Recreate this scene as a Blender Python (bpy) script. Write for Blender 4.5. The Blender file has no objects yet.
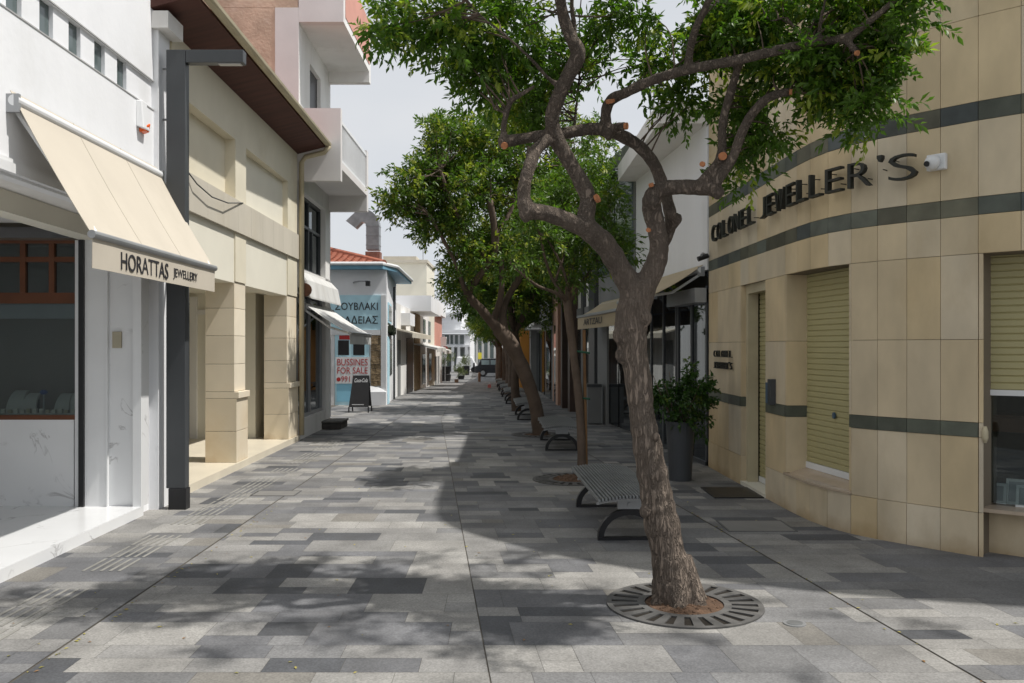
import bpy, bmesh, math, random
import numpy as np
from mathutils import Vector, Matrix
random.seed(7)
RNG = np.random.default_rng(11)
SC = bpy.context.scene
COL = SC.collection
rad = math.radians

# ------------------------------------------------------------ camera
F = 870.0; CX = 512.0; HY = 347.0; EYE = 1.65
cam = bpy.data.cameras.new('camera'); camo = bpy.data.objects.new('camera', cam); COL.objects.link(camo)
camo.location = (0, 0, EYE); camo.rotation_euler = (rad(90), 0, 0)
cam.sensor_width = 36.0; cam.lens = 36.0 * F / 1024.0
cam.shift_y = (HY - 341.5) / 1024.0
cam.dof.use_dof = True; cam.dof.focus_distance = 6.2; cam.dof.aperture_fstop = 8.0
cam.clip_start = 0.05; cam.clip_end = 2000
SC.camera = camo
# ------------------------------------------------------------ world, sun, exposure
SUN_EL = 60.5; SUN_AZ = 98.5          # azimuth clockwise from +Y (north): 90 = from +X
w = bpy.data.worlds.new('World'); SC.world = w; w.use_nodes = True
nt = w.node_tree; nt.nodes.clear()
out = nt.nodes.new('ShaderNodeOutputWorld'); add = nt.nodes.new('ShaderNodeMixShader')
sky = nt.nodes.new('ShaderNodeTexSky'); sky.sky_type = 'NISHITA'; sky.sun_disc = False
sky.sun_elevation = rad(SUN_EL); sky.sun_rotation = rad(SUN_AZ)
b1 = nt.nodes.new('ShaderNodeBackground'); b1.inputs[1].default_value = 0.10
b2 = nt.nodes.new('ShaderNodeBackground'); b2.inputs[1].default_value = 0.70
tc = nt.nodes.new('ShaderNodeTexCoord'); mp = nt.nodes.new('ShaderNodeMapping'); mp.inputs['Scale'].default_value = (1, 1, 2.6)
nz = nt.nodes.new('ShaderNodeTexNoise'); nz.inputs['Scale'].default_value = 2.2; nz.inputs['Detail'].default_value = 5
cr = nt.nodes.new('ShaderNodeValToRGB'); cr.color_ramp.elements[0].position = 0.35; cr.color_ramp.elements[1].position = 0.7
cr.color_ramp.elements[0].color = (0.97, 1.02, 1.09, 1); cr.color_ramp.elements[1].color = (1.16, 1.17, 1.19, 1)
nt.links.new(tc.outputs['Generated'], mp.inputs['Vector']); nt.links.new(mp.outputs[0], nz.inputs['Vector'])
nt.links.new(nz.outputs[0], cr.inputs[0]); nt.links.new(cr.outputs[0], b2.inputs[0]); nt.links.new(sky.outputs[0], b1.inputs[0])
add.inputs[0].default_value = 0.90
nt.links.new(b1.outputs[0], add.inputs[1]); nt.links.new(b2.outputs[0], add.inputs[2]); nt.links.new(add.outputs[0], out.inputs[0])
sl = bpy.data.lights.new('sun', 'SUN'); sl.energy = 4.7; sl.angle = rad(0.9); sl.color = (1.0, 0.96, 0.90)
so = bpy.data.objects.new('sun', sl); COL.objects.link(so); so.location = (10, 0, 20)
sd = Vector((math.sin(rad(SUN_AZ)) * math.cos(rad(SUN_EL)), math.cos(rad(SUN_AZ)) * math.cos(rad(SUN_EL)), math.sin(rad(SUN_EL))))
so.rotation_euler = sd.to_track_quat('Z', 'Y').to_euler()
SC.view_settings.view_transform = 'Standard'; SC.view_settings.look = 'None'
SC.view_settings.exposure = 0.0; SC.view_settings.gamma = 1.0
SC.cycles.max_bounces = 8

# ------------------------------------------------------------ helpers
def W(px, py, Y):            # photo pixel at depth Y metres -> point
    return Vector(((px - CX) * Y / F, Y, EYE + (HY - py) * Y / F))
def lerp_tab(tab, y):
    if y <= tab[0][0]: a, b = tab[0], tab[1]
    elif y >= tab[-1][0]: a, b = tab[-2], tab[-1]
    else:
        for a, b in zip(tab, tab[1:]):
            if a[0] <= y <= b[0]: break
    return a[1] + (b[1] - a[1]) * (y - a[0]) / (b[0] - a[0])
def gz(y):
    if y < 26: return 0.0
    if y < 75: return -1.05 * (y - 26) / 49
    return -1.05 - 0.05 * min(1, (y - 75) / 20)
def XL(y): return -3.45 - 0.02 * y
RT = [(12, 2.70), (16.2, 2.31), (20, 1.85), (26, 1.3), (40, .75), (60, .2), (90, -.6)]
def XR(y): return lerp_tab(RT, y)

MATS = {}
def mat(name, col, rough=0.7, var=0.12, vscale=1.6, stain=None, stain_amt=0.0, bump=0.0, bscale=60, spec=0.4, metal=0.0, attr=False,
        fine=0.0, fscale=180, emit=None, stretch=(1, 1, 1), bstretch=(1, 1, 1), stain_scale=0.8, bdist=0.004):
    if name in MATS: return MATS[name]
    m = bpy.data.materials.new(name); m.use_nodes = True; n = m.node_tree; N = n.nodes; L = n.links
    p = N['Principled BSDF']; p.inputs['Roughness'].default_value = rough; p.inputs['Metallic'].default_value = metal
    p.inputs['Specular IOR Level'].default_value = spec
    t = N.new('ShaderNodeTexCoord')
    def mapping(s):
        q = N.new('ShaderNodeMapping'); q.inputs['Scale'].default_value = s; L.new(t.outputs['Object'], q.inputs['Vector']); return q.outputs[0]
    if attr:
        a = N.new('ShaderNodeAttribute'); a.attribute_name = 'col'; c = a.outputs['Color']
    else:
        a = N.new('ShaderNodeRGB'); a.outputs[0].default_value = (*col, 1); c = a.outputs[0]
    def mult(c, lo, hi, scale, detail, st):
        z = N.new('ShaderNodeTexNoise'); z.inputs['Scale'].default_value = scale; z.inputs['Detail'].default_value = detail
        L.new(mapping(st), z.inputs['Vector'])
        r = N.new('ShaderNodeMapRange'); r.inputs[1].default_value = 0.3; r.inputs[2].default_value = 0.7
        r.inputs[3].default_value = lo; r.inputs[4].default_value = hi
        L.new(z.outputs[0], r.inputs[0])
        x = N.new('ShaderNodeVectorMath'); x.operation = 'SCALE'; L.new(c, x.inputs[0]); L.new(r.outputs[0], x.inputs['Scale'])
        return x.outputs[0]
    if var: c = mult(c, 1 - var, 1 + var * 0.6, vscale, 6, stretch)
    if fine: c = mult(c, 1 - fine, 1 + fine, fscale, 2, (1, 1, 1))
    if stain:
        z = N.new('ShaderNodeTexNoise'); z.inputs['Scale'].default_value = stain_scale; z.inputs['Detail'].default_value = 7; z.inputs['Roughness'].default_value = 0.65
        L.new(mapping(stretch), z.inputs['Vector'])
        r = N.new('ShaderNodeMapRange'); r.inputs[1].default_value = 0.52; r.inputs[2].default_value = 0.75
        r.inputs[3].default_value = 0; r.inputs[4].default_value = stain_amt; L.new(z.outputs[0], r.inputs[0])
        x = N.new('ShaderNodeMix'); x.data_type = 'RGBA'; L.new(r.outputs[0], x.inputs[0]); L.new(c, x.inputs[6]); x.inputs[7].default_value = (*stain, 1)
        c = x.outputs[2]
    L.new(c, p.inputs['Base Color'])
    if bump:
        z = N.new('ShaderNodeTexNoise'); z.inputs['Scale'].default_value = bscale; z.inputs['Detail'].default_value = 5; L.new(mapping(bstretch), z.inputs['Vector'])
        b = N.new('ShaderNodeBump'); b.inputs['Strength'].default_value = bump; b.inputs['Distance'].default_value = bdist
        L.new(z.outputs[0], b.inputs['Height']); L.new(b.outputs[0], p.inputs['Normal'])
    MATS[name] = m; return m
def glass_mat(name, tint=(0.02, 0.022, 0.025), alpha=0.35):
    m = bpy.data.materials.new(name); m.use_nodes = True; n = m.node_tree; N = n.nodes; L = n.links
    o = N['Material Output']; N.remove(N['Principled BSDF'])
    tr = N.new('ShaderNodeBsdfTransparent'); tr.inputs[0].default_value = (0.75, 0.8, 0.8, 1)
    df = N.new('ShaderNodeBsdfDiffuse'); df.inputs[0].default_value = (*tint, 1)
    gl = N.new('ShaderNodeBsdfGlossy'); gl.inputs['Roughness'].default_value = 0.02; gl.inputs[0].default_value = (0.9, 0.95, 0.97, 1)
    a = N.new('ShaderNodeMixShader'); a.inputs[0].default_value = alpha; L.new(tr.outputs[0], a.inputs[1]); L.new(df.outputs[0], a.inputs[2])
    fr = N.new('ShaderNodeFresnel'); fr.inputs[0].default_value = 1.5
    b = N.new('ShaderNodeMixShader'); L.new(fr.outputs[0], b.inputs[0]); L.new(a.outputs[0], b.inputs[1]); L.new(gl.outputs[0], b.inputs[2])
    L.new(b.outputs[0], o.inputs[0]); return m

def tag(o, label=None, cat=None, group=None, kind=None):
    if label: o['label'] = label
    if cat: o['category'] = cat
    if group: o['group'] = group
    if kind: o['kind'] = kind
    return o
def thing(name, label, cat, loc=(0, 0, 0), group=None):
    o = bpy.data.objects.new(name, None); COL.objects.link(o); o.location = loc; o.empty_display_size = 0.2
    return tag(o, label, cat, group)
def worldloc(o):
    v = Vector((0, 0, 0))
    while o is not None: v += Vector(o.location); o = o.parent
    return v
class MB:
    def __init__(s): s.v = []; s.f = []; s.c = []
    def quad(s, a, b, c, d, col=None): i = len(s.v); s.v += [tuple(a), tuple(b), tuple(c), tuple(d)]; s.f.append((i, i+1, i+2, i+3)); s.c.append(col); return s
    def poly(s, pts, col=None): i = len(s.v); s.v += [tuple(p) for p in pts]; s.f.append(tuple(range(i, i+len(pts)))); s.c.append(col); return s
    def hexa(s, b, t, col=None):      # 4 bottom points, 4 top points
        i = len(s.v); s.v += [tuple(p) for p in b] + [tuple(p) for p in t]
        for q in ((3, 2, 1, 0), (4, 5, 6, 7), (0, 1, 5, 4), (1, 2, 6, 5), (2, 3, 7, 6), (3, 0, 4, 7)):
            s.f.append(tuple(i+k for k in q)); s.c.append(col)
        return s
    def box(s, x0, x1, y0, y1, z0, z1, col=None):
        x0, x1 = sorted((x0, x1)); y0, y1 = sorted((y0, y1)); z0, z1 = sorted((z0, z1))
        c = [(x0, y0), (x1, y0), (x1, y1), (x0, y1)]
        return s.hexa([(x, y, z0) for x, y in c], [(x, y, z1) for x, y in c], col)
    def fb(s, side, y0, y1, o0, o1, z0, z1, col=None, dz=None):   # box on a street front: o = metres out into the street from the facade line
        y0, y1 = sorted((y0, y1)); o0, o1 = sorted((o0, o1))
        if side == 'L': c = [(XL(y0)+o0, y0), (XL(y0)+o1, y0), (XL(y1)+o1, y1), (XL(y1)+o0, y1)]
        else: c = [(XR(y0)-o1, y0), (XR(y0)-o0, y0), (XR(y1)-o0, y1), (XR(y1)-o1, y1)]
        return s.hexa([(x, y, z0) for x, y in c], [(x, y, z1) for x, y in c], col)
    def prism(s, pts, z0, z1, col=None):
        n = len(pts); i = len(s.v); s.v += [(x, y, z0) for x, y in pts] + [(x, y, z1) for x, y in pts]
        s.f += [tuple(i+n-1-k for k in range(n)), tuple(i+n+k for k in range(n))]; s.c += [col, col]
        for k in range(n): s.f.append((i+k, i+(k+1) % n, i+n+(k+1) % n, i+n+k)); s.c.append(col)
        return s
    def tube(s, pts, rads, n=10, col=None, cap=True):
        pts = [Vector(p) for p in pts]; m = len(pts)
        if not hasattr(rads, '__len__'): rads = [rads]*m
        ref = None; base = len(s.v)
        for k in range(m):
            t = (pts[min(k+1, m-1)] - pts[max(k-1, 0)]).normalized()
            if ref is None:
                ref = Vector((1, 0, 0)) if abs(t.x) < 0.8 else Vector((0, 1, 0))
            u = (ref - t*ref.dot(t)).normalized(); ref = u; v = t.cross(u)
            for j in range(n):
                a = 2*math.pi*j/n; p = pts[k] + (u*math.cos(a)+v*math.sin(a))*rads[k]; s.v.append(tuple(p))
        for k in range(m-1):
            for j in range(n):
                a = base+k*n+j; b = base+k*n+(j+1) % n; s.f.append((a, b, b+n, a+n)); s.c.append(col)
        if cap:
            s.f.append(tuple(base+n-1-j for j in range(n))); s.f.append(tuple(base+(m-1)*n+j for j in range(n))); s.c += [col, col]
        return s
    def build(s, name, m, parent=None, smooth=False, bevel=0):
        me = bpy.data.meshes.new(name); off = worldloc(parent) if parent else Vector((0, 0, 0))
        if parent is None and s.v:
            a = np.array(s.v); off = Vector(((a[:, 0].min()+a[:, 0].max())/2, (a[:, 1].min()+a[:, 1].max())/2, a[:, 2].min()))
            if getattr(s, 'noloc', False): off = Vector((0, 0, 0))
        me.from_pydata([(x-off.x, y-off.y, z-off.z) for x, y, z in s.v], [], s.f)
        if any(c is not None for c in s.c):
            at = me.attributes.new('col', 'FLOAT_COLOR', 'FACE'); arr = []
            for c in s.c: arr += [*(c or (.5, .5, .5)), 1.0]
            at.data.foreach_set('color', arr)
        me.materials.append(m)
        if smooth: me.polygons.foreach_set('use_smooth', [True]*len(me.polygons))
        me.update(); o = bpy.data.objects.new(name, me); COL.objects.link(o)
        if parent: o.parent = parent
        else: o.location = off
        if bevel:
            bv = o.modifiers.new('bevel', 'BEVEL'); bv.width = bevel; bv.segments = 2; bv.limit_method = 'ANGLE'
        return o
def children_of(o): return [c for c in bpy.data.objects if c.parent == o]
def copy_tree(o, parent=None):
    c = o.copy(); COL.objects.link(c); c.parent = parent
    for ch in children_of(o): copy_tree(ch, c)
    return c
def text_pts(body, shear=0.0, thin=0.0):
    cu = bpy.data.curves.new('lettering', 'FONT'); cu.body = body; cu.size = 1; cu.extrude = 0.5; cu.shear = shear; cu.resolution_u = 3; cu.offset = -thin
    o = bpy.data.objects.new('lettering', cu); COL.objects.link(o)
    dg = bpy.context.evaluated_depsgraph_get(); me = bpy.data.meshes.new_from_object(o.evaluated_get(dg))
    v = np.array([x.co[:] for x in me.vertices]); f = [tuple(p.vertices) for p in me.polygons]
    bpy.data.objects.remove(o); bpy.data.curves.remove(cu); bpy.data.meshes.remove(me)
    return v, f
def put_text(mb, body, origin, right, up, width, height, depth, shear=0.0, col=None, thin=0.0):
    v, f = text_pts(body, shear, thin); lo = v.min(0); hi = v.max(0)
    right = Vector(right).normalized(); up = Vector(up).normalized(); nrm = right.cross(up); o = Vector(origin); i = len(mb.v)
    for x, y, z in v:
        p = o + right*((x-lo[0])/(hi[0]-lo[0])*width) + up*((y-lo[1])/(hi[1]-lo[1])*height) + nrm*((z-lo[2])/(hi[2]-lo[2])*depth)
        mb.v.append(tuple(p))
    mb.f += [tuple(i+k for k in q) for q in f]; mb.c += [col]*len(f)
def cyl(mb, c, r, h, axis='z', n=20, col=None, r2=None):
    c = Vector(c); d = {'x': Vector((1, 0, 0)), 'y': Vector((0, 1, 0)), 'z': Vector((0, 0, 1))}[axis]
    return mb.tube([c, c+d*h], [r, r if r2 is None else r2], n, col)

# ------------------------------------------------------------ materials
M = dict(
 white=mat('white_render', (.80, .81, .83), .8, .06, 1.2, stain=(.58, .57, .54), stain_amt=.4, bump=.35, bscale=14, bdist=.006, stretch=(1, 1, .4)),
 white2=mat('aged_white_render', (.79, .78, .76), .8, .10, 1.0, stain=(.42, .40, .36), stain_amt=.5, bump=.2, bscale=60, stretch=(1, 1, .35)),
 whitepaint=mat('white_metal', (.75, .76, .77), .4, .04, 3),
 cream=mat('cream_render', (.70, .65, .52), .8, .08, 1.2, stain=(.42, .34, .2), stain_amt=.35, bump=.2, bscale=70),
 creamlite=mat('pale_cream_render', (.72, .69, .59), .8, .05, 1.5, bump=.15, bscale=70),
 band=mat('weathered_stone_band', (.54, .50, .42), .85, .12, 1.5, stain=(.35, .30, .2), stain_amt=.4, bump=.3, bscale=50, stretch=(1, 1, .3)),
 stone=mat('cream_stone_slabs', (.6, .52, .4), .6, .10, 1.6, stain=(.44, .31, .15), stain_amt=.5, bump=.1, bscale=50, attr=True),
 jstone=mat('yellow_stone_panels', (.55, .47, .31), .55, .17, 3.2, stain=(.38, .27, .13), stain_amt=.42, stain_scale=1.3, bump=.06, bscale=40, attr=True, stretch=(1, 1, .5)),
 slate=mat('green_grey_slate', (.12, .13, .11), .55, .3, 5, bump=.3, bscale=60, attr=True),
 mortar=mat('mortar', (.20, .165, .12), .9, .1),
 marble=mat('white_marble', (.74, .75, .76), .18, .04, 2, stain=(.30, .31, .33), stain_amt=.0),
 shutter=mat('khaki_shutter_slats', (.42, .38, .20), .5, .05, 2),
 darkmetal=mat('dark_grey_metal', (.055, .06, .065), .45, .1, 3, fine=.1),
 black=mat('black_metal', (.015, .015, .017), .4, .1),
 steel=mat('grey_metal', (.35, .36, .37), .35, .1, 4, metal=.4),
 galv=mat('galvanised_metal', (.30, .31, .32), .4, .25, 5, metal=.6),
 redwood=mat('dark_red_wood_soffit', (.085, .03, .022), .7, .3, 3, stretch=(.3, 4, 1)),
 wood=mat('red_brown_wood', (.12, .040, .014), .45, .2, 4),
 gutter=mat('yellowed_gutter', (.52, .46, .32), .6, .15, 2, stain=(.25, .18, .1), stain_amt=.4),
 canvas=mat('cream_awning_canvas', (.54, .49, .41), .85, .07, 1.2, stain=(.42, .38, .31), stain_amt=.35, bump=.05, bscale=300),
 canvas2=mat('beige_awning_canvas', (.46, .38, .26), .85, .07, 1.2),
 canvasw=mat('white_awning_canvas', (.60, .60, .585), .8, .15, 3, stain=(.36, .34, .30), stain_amt=.5, stain_scale=2, stretch=(1, 1, .4)),
 plaster=mat('raw_pink_brown_plaster', (.55, .41, .31), .9, .3, 2.4, stain=(.62, .52, .44), stain_amt=.8, stain_scale=1.4, bump=.8, bscale=22, bdist=.01),
 pinkwhite=mat('pinkish_white_render', (.70, .675, .665), .85, .08, 1.4, bump=.3, bscale=50),
 blue=mat('sky_blue_paint', (.52, .79, .90), .6, .1, 3),
 blueeave=mat('blue_eave_board', (.16, .33, .45), .6, .15, 3),
 tile=mat('terracotta_tiles', (.36, .12, .07), .8, .25, 6, stain=(.2, .09, .06), stain_amt=.6, stain_scale=4),
 rough=mat('rough_brown_stone', (.30, .22, .13), .9, .5, 6, bump=1.0, bscale=14, bdist=.03),
 pink=mat('salmon_render', (.60, .30, .24), .8, .1),
 peach=mat('peach_render', (.42, .26, .19), .8, .1),
 orange=mat('orange_render', (.55, .25, .05), .8, .12),
 yellow=mat('yellow_paint', (.75, .65, .05), .6, .05),
 greyr=mat('grey_render', (.21, .215, .215), .8, .12),
 brownd=mat('dark_brown_cladding', (.06, .035, .025), .5, .3, 3),
 greyglass=mat('grey_green_glazing', (.10, .13, .13), .12, .1, .8, spec=.7),
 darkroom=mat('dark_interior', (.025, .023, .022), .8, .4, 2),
 red=mat('red_paint', (.45, .03, .03), .6, .05),
 letters=mat('dark_oxidised_letters', (.022, .024, .02), .55, .3, 8),
 textblack=mat('black_lettering', (.025, .025, .03), .7, 0),
 orangelens=mat('orange_plastic_lens', (.85, .13, .01), .3, 0),
 pot=mat('charcoal_planter_plastic', (.055, .06, .068), .5, .1),
 soil=mat('brown_soil', (.11, .065, .04), .95, .5, 30, bump=1, bscale=80, bdist=.01),
 grate=mat('worn_iron_grate', (.095, .093, .09), .65, .3, 8, stain=(.17, .165, .155), stain_amt=.7, stain_scale=6, bump=.4, bscale=80),
 pit_shade=mat('painted_pit_shade', (.018, .014, .010), .95, 0),
 cut=mat('fresh_cut_wood', (.46, .19, .085), .8, .15, 20),
 paving=mat('granite_paving', (.3, .3, .3), .72, .26, 2.4, stain=(.075, .073, .07), stain_amt=.45, stain_scale=1.1, bump=.2, bscale=160, attr=True, fine=.22, fscale=90),
 ground=mat('dark_joint_bed', (.10, .09, .075), .95, .2, 3),
 tactile=mat('pale_tactile_ribs', (.25, .245, .225), .7, .2, 3),
 board=mat('black_chalkboard', (.02, .02, .022), .6, .2, 5),
 bluebox=mat('blue_grey_box', (.07, .12, .18), .5, .1),
 tan=mat('tan_board', (.25, .15, .09), .6, .1),
 fabricg=mat('grey_linen_bust', (.62, .60, .55), .9, .1),
)
MARB = MATS['white_marble']
def veins(m):
    n = m.node_tree; N = n.nodes; L = n.links; p = N['Principled BSDF']; src = p.inputs['Base Color'].links[0].from_socket
    t = N.new('ShaderNodeTexCoord'); z = N.new('ShaderNodeTexNoise'); z.inputs['Scale'].default_value = 1.6; z.inputs['Detail'].default_value = 8
    z.inputs['Distortion'].default_value = 1.2; L.new(t.outputs['Object'], z.inputs['Vector'])
    s = N.new('ShaderNodeMath'); s.operation = 'SUBTRACT'; s.inputs[1].default_value = .5; L.new(z.outputs[0], s.inputs[0])
    a = N.new('ShaderNodeMath'); a.operation = 'ABSOLUTE'; L.new(s.outputs[0], a.inputs[0])
    r = N.new('ShaderNodeMapRange'); r.inputs[1].default_value = 0; r.inputs[2].default_value = .014; r.inputs[3].default_value = .55; r.inputs[4].default_value = 0; L.new(a.outputs[0], r.inputs[0])
    z2 = N.new('ShaderNodeTexNoise'); z2.inputs['Scale'].default_value = 3; L.new(t.outputs['Object'], z2.inputs['Vector'])
    r2 = N.new('ShaderNodeMapRange'); r2.inputs[1].default_value = .5; r2.inputs[2].default_value = .62; L.new(z2.outputs[0], r2.inputs[0])
    k = N.new('ShaderNodeMath'); k.operation = 'MULTIPLY'; L.new(r.outputs[0], k.inputs[0]); L.new(r2.outputs[0], k.inputs[1])
    x = N.new('ShaderNodeMix'); x.data_type = 'RGBA'; L.new(k.outputs[0], x.inputs[0]); L.new(src, x.inputs[6]); x.inputs[7].default_value = (.2, .19, .19, 1)
    L.new(x.outputs[2], p.inputs['Base Color'])
veins(MARB)
def base_dirt(m, col, top):      # brown splash dirt and rust on the foot of a wall, ragged outline
    n = m.node_tree; N = n.nodes; L = n.links; p = N['Principled BSDF']; src = p.inputs['Base Color'].links[0].from_socket
    t = N.new('ShaderNodeTexCoord'); sx = N.new('ShaderNodeSeparateXYZ'); L.new(t.outputs['Object'], sx.inputs[0])
    z = N.new('ShaderNodeTexNoise'); z.inputs['Scale'].default_value = 3.5; z.inputs['Detail'].default_value = 6; L.new(t.outputs['Object'], z.inputs['Vector'])
    a = N.new('ShaderNodeMath'); a.operation = 'MULTIPLY_ADD'; L.new(z.outputs[0], a.inputs[0]); a.inputs[1].default_value = -top*2.4; L.new(sx.outputs[2], a.inputs[2])
    r = N.new('ShaderNodeMapRange'); r.inputs[1].default_value = -top*.45; r.inputs[2].default_value = -top*1.5; r.inputs[3].default_value = 0; r.inputs[4].default_value = .62; L.new(a.outputs[0], r.inputs[0])
    x = N.new('ShaderNodeMix'); x.data_type = 'RGBA'; L.new(r.outputs[0], x.inputs[0]); L.new(src, x.inputs[6]); x.inputs[7].default_value = (*col, 1); L.new(x.outputs[2], p.inputs['Base Color'])
base_dirt(M['jstone'], (.30, .19, .08), .16); base_dirt(M['stone'], (.42, .28, .13), .22)
M['glass'] = glass_mat('window_glass', (.02, .022, .025), .06)
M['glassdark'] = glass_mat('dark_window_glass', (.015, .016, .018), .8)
# ------------------------------------------------------------ GROUND
YB = [-30, 0, 26, 40, 55, 75, 95, 130, 400]
g = MB()
for a, b in zip(YB, YB[1:]):
    for x0, x1 in ((-200, -12), (-12, 16), (16, 200)):
        g.quad((x0, a, gz(a)), (x1, a, gz(a)), (x1, b, gz(b)), (x0, b, gz(b)))
g.noloc = True
tag(g.build('ground', M['ground']), kind='structure')
def LJ(y): return -2.42 - .01*y
def MJ(y): return .31 - .097*y if y < 20 else -1.63 - .035*(y-20)
def RJ(y): return 2.85 - .125*y if y < 14 else 1.10 - .055*(y-14)
pv = MB(); pv.noloc = True
PAL = [(.275, .268, .253), (.225, .221, .213), (.172, .172, .173), (.138, .140, .147), (.080, .083, .090), (.20, .19, .172)]
WT = [.22, .18, .26, .21, .09, .04]
def tiles(fa, fb, y0, y1, gapl, gapr, lens=(.3, .4, .5, .6, .7)):
    def put(x0, x1, ya, yb, wid0, wid1):
        c = random.choices(PAL, WT)[0]; k = random.uniform(.90, 1.10); c = tuple(v*k for v in c); e = .0011
        la = gapl if x0 <= 0 else e; q = []
        for yy, wid in ((ya+e, wid0), (yb-e, wid1)):
            A = fa(yy)+max(x0, 0)+la; B = fb(yy)-gapr if x1 >= min(wid0, wid1)-.12 else fa(yy)+x1-e
            q.append((A, B, yy))
        (A0, B0, a), (A1, B1, b_) = q
        if B0-A0 > .02 and B1-A1 > .02: pv.quad((A0, a, gz(a)+.005), (B0, a, gz(a)+.005), (B1, b_, gz(b_)+.005), (A1, b_, gz(b_)+.005), c)
    y = y0
    while y < y1:
        d = random.choice((.2, .3, .4, .4)) * (1 if y < 30 else 1.6); ye = y+d; w0 = fb(y)-fa(y); w1 = fb(ye)-fa(ye); wid = min(w0, w1); x = -random.random()*.5
        while x < wid-.12:
            l = random.choice((.6, .8, .9, 1.2, 1.5)); xe = x+l
            if xe > 0.02:
                m = random.random()
                if m < .5 and d > .25:      # two thin courses with their own joints
                    cut = y+d*random.choice((.4, .5, .6))
                    for ya, yb in ((y, cut), (cut, ye)):
                        u = x
                        while u < xe-.05:
                            ue = min(u+random.choice(lens), xe); ue = xe if xe-ue < .18 else ue
                            if ue > .02: put(u, ue, ya, yb, w0, w1)
                            u = ue
                            if u >= wid-.12: break
                else:
                    u = x
                    while u < xe-.05:
                        ue = min(u+random.choice(lens), xe); ue = xe if xe-ue < .18 else ue
                        if ue > .02: put(u, ue, y, ye, w0, w1)
                        u = ue
                        if u >= wid-.12: break
            x = xe
        y = ye
tiles(lambda y: -4.9 if y < 60 else -9.0, LJ, 1.0, 96, .0, .008, lens=(.4, .6))
tiles(LJ, MJ, 1.0, 96, .008, .004)
tiles(MJ, RJ, 1.0, 96, .004, .008)
tiles(RJ, lambda y: 12.0 if y < 13 else 3.2, 1.0, 96, .008, 0)
tag(pv.build('paving', M['paving']), kind='structure')
tb = MB(); tb.noloc = True
for yy in np.arange(3.0, 15.5, .42):
    if random.random() < .3: continue
    for k in range(5):
        x = -3.13 + k*.066 - .015*yy*0.3
        tb.box(x, x+.022, yy+.02, yy+.39, .006, .009)
tag(tb.build('tactile_paving_strip', M['tactile']), kind='structure')
# utility covers set into the paving
def cover(x, y, wx, wy, name, label, m, rnd=False, z=.008):
    b = MB()
    if rnd:
        b.prism([(x+wx*math.cos(a), y+wx*math.sin(a)) for a in np.linspace(0, 2*math.pi, 28, endpoint=False)], .0055, z+.004)
    else: b.box(x, x+wx, y, y+wy, .0055, z)
    return tag(b.build(name, m), label, 'cover')
cm = mat('paved_cover_frame', (.10, .10, .10), .7, .2, 4)
ci = mat('paved_cover_infill', (.20, .195, .185), .75, .2, 2)
for (x, y, wx, wy, lb) in ((1.93, 7.75, .62, .5, 'square paved inspection cover between the bench and the curved stone wall'),
                           (-2.9, 9.6, .5, .35, 'pale rectangular paved cover beside the foot of the street lamp')):
    t = thing('inspection_cover', lb, 'cover', (x, y, 0))
    fr = MB(); e = .018
    fr.box(x, x+wx, y, y+e, .0055, .009); fr.box(x, x+wx, y+wy-e, y+wy, .0055, .009); fr.box(x, x+e, y+e, y+wy-e, .0055, .009); fr.box(x+wx-e, x+wx, y+e, y+wy-e, .0055, .009)
    fr.build('frame', cm, t)
    MB().box(x+e, x+wx-e, y+e, y+wy-e, .0055, .0075).build('infill_slab', ci, t)
t = thing('ground_uplight', 'small round steel uplight set in the paving right of the tree grate', 'light', (1.68, 5.17, 0))
b = MB(); b.prism([(1.68+.066*math.cos(a), 5.17+.066*math.sin(a)) for a in np.linspace(0, 6.2832, 28, endpoint=False)], .0055, .011); b.build('rim', M['steel'], t)
b = MB(); b.prism([(1.68+.046*math.cos(a), 5.17+.046*math.sin(a)) for a in np.linspace(0, 6.2832, 28, endpoint=False)], .0115, .0135); b.build('lens', M['galv'], t)

# ------------------------------------------------------------ LEFT A: white jeweller building
A = thing('white_shop_building', 'white rendered two storey shop with marble entrance and a row of tiny square windows', 'building', (-6, 6, 0))
b = MB()
b.box(-11, -6.35, 1.5, 9.12, 0, 5.5)                        # body behind the porch
b.fb('L', 1.5, 9.12, -2.9, -.10, 2.95, 5.6)                 # upper mass (inner)
WB0, WB1 = 4.05, 4.33
b.fb('L', 1.5, 9.12, -.10, 0, 2.86, WB0); b.fb('L', 1.5, 9.12, -.10, 0, WB1, 5.6)
wy = [8.0 - .455*k for k in range(15)]
edges = sorted([v for y in wy for v in (y, y+.205)])
pr = 1.5
for y in sorted(wy):
    b.fb('L', pr, y, -.10, -.022, WB0, WB1); pr = y+.205
b.fb('L', pr, 9.12, -.10, -.022, WB0, WB1)
b.fb('L', 8.50, 8.635, -.6, 0, .1, 2.86)
b.fb('L', 8.635, 8.80, -.6, -.05, 0, 5.0); b.fb('L', 8.80, 9.10, -.6, .05, 0, 4.86)
b.box(-6.4, -4.26, 8.52, 9.1, .1, .96); b.box(-6.4, -3.70, 9.06, 9.12, .1, 2.9); b.box(-4.26, -3.75, 8.56, 9.06, .1, 2.9)
b.build('wall', M['white'], A)
for y in sorted(wy):
    MB().fb('L', y+.001, y+.204, -.099, -.055, WB0+.001, WB1-.001).build('window', M['greyglass'], A)
b = MB(); b.fb('L', 1.5, 9.13, -.004, .006, WB1, WB1+.012); b.fb('L', 1.5, 9.13, -.004, .006, WB0-.012, WB0); b.build('string_line', mat('grey_groove', (.4, .4, .4), .8), A)
b = MB(); b.fb('L', 8.74, 9.16, -.1, .17, 4.86, 5.03); b.fb('L', 1.5, 9.2, -.1, .25, 5.6, 5.72); b.build('cornice', M['white2'], A)
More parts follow.
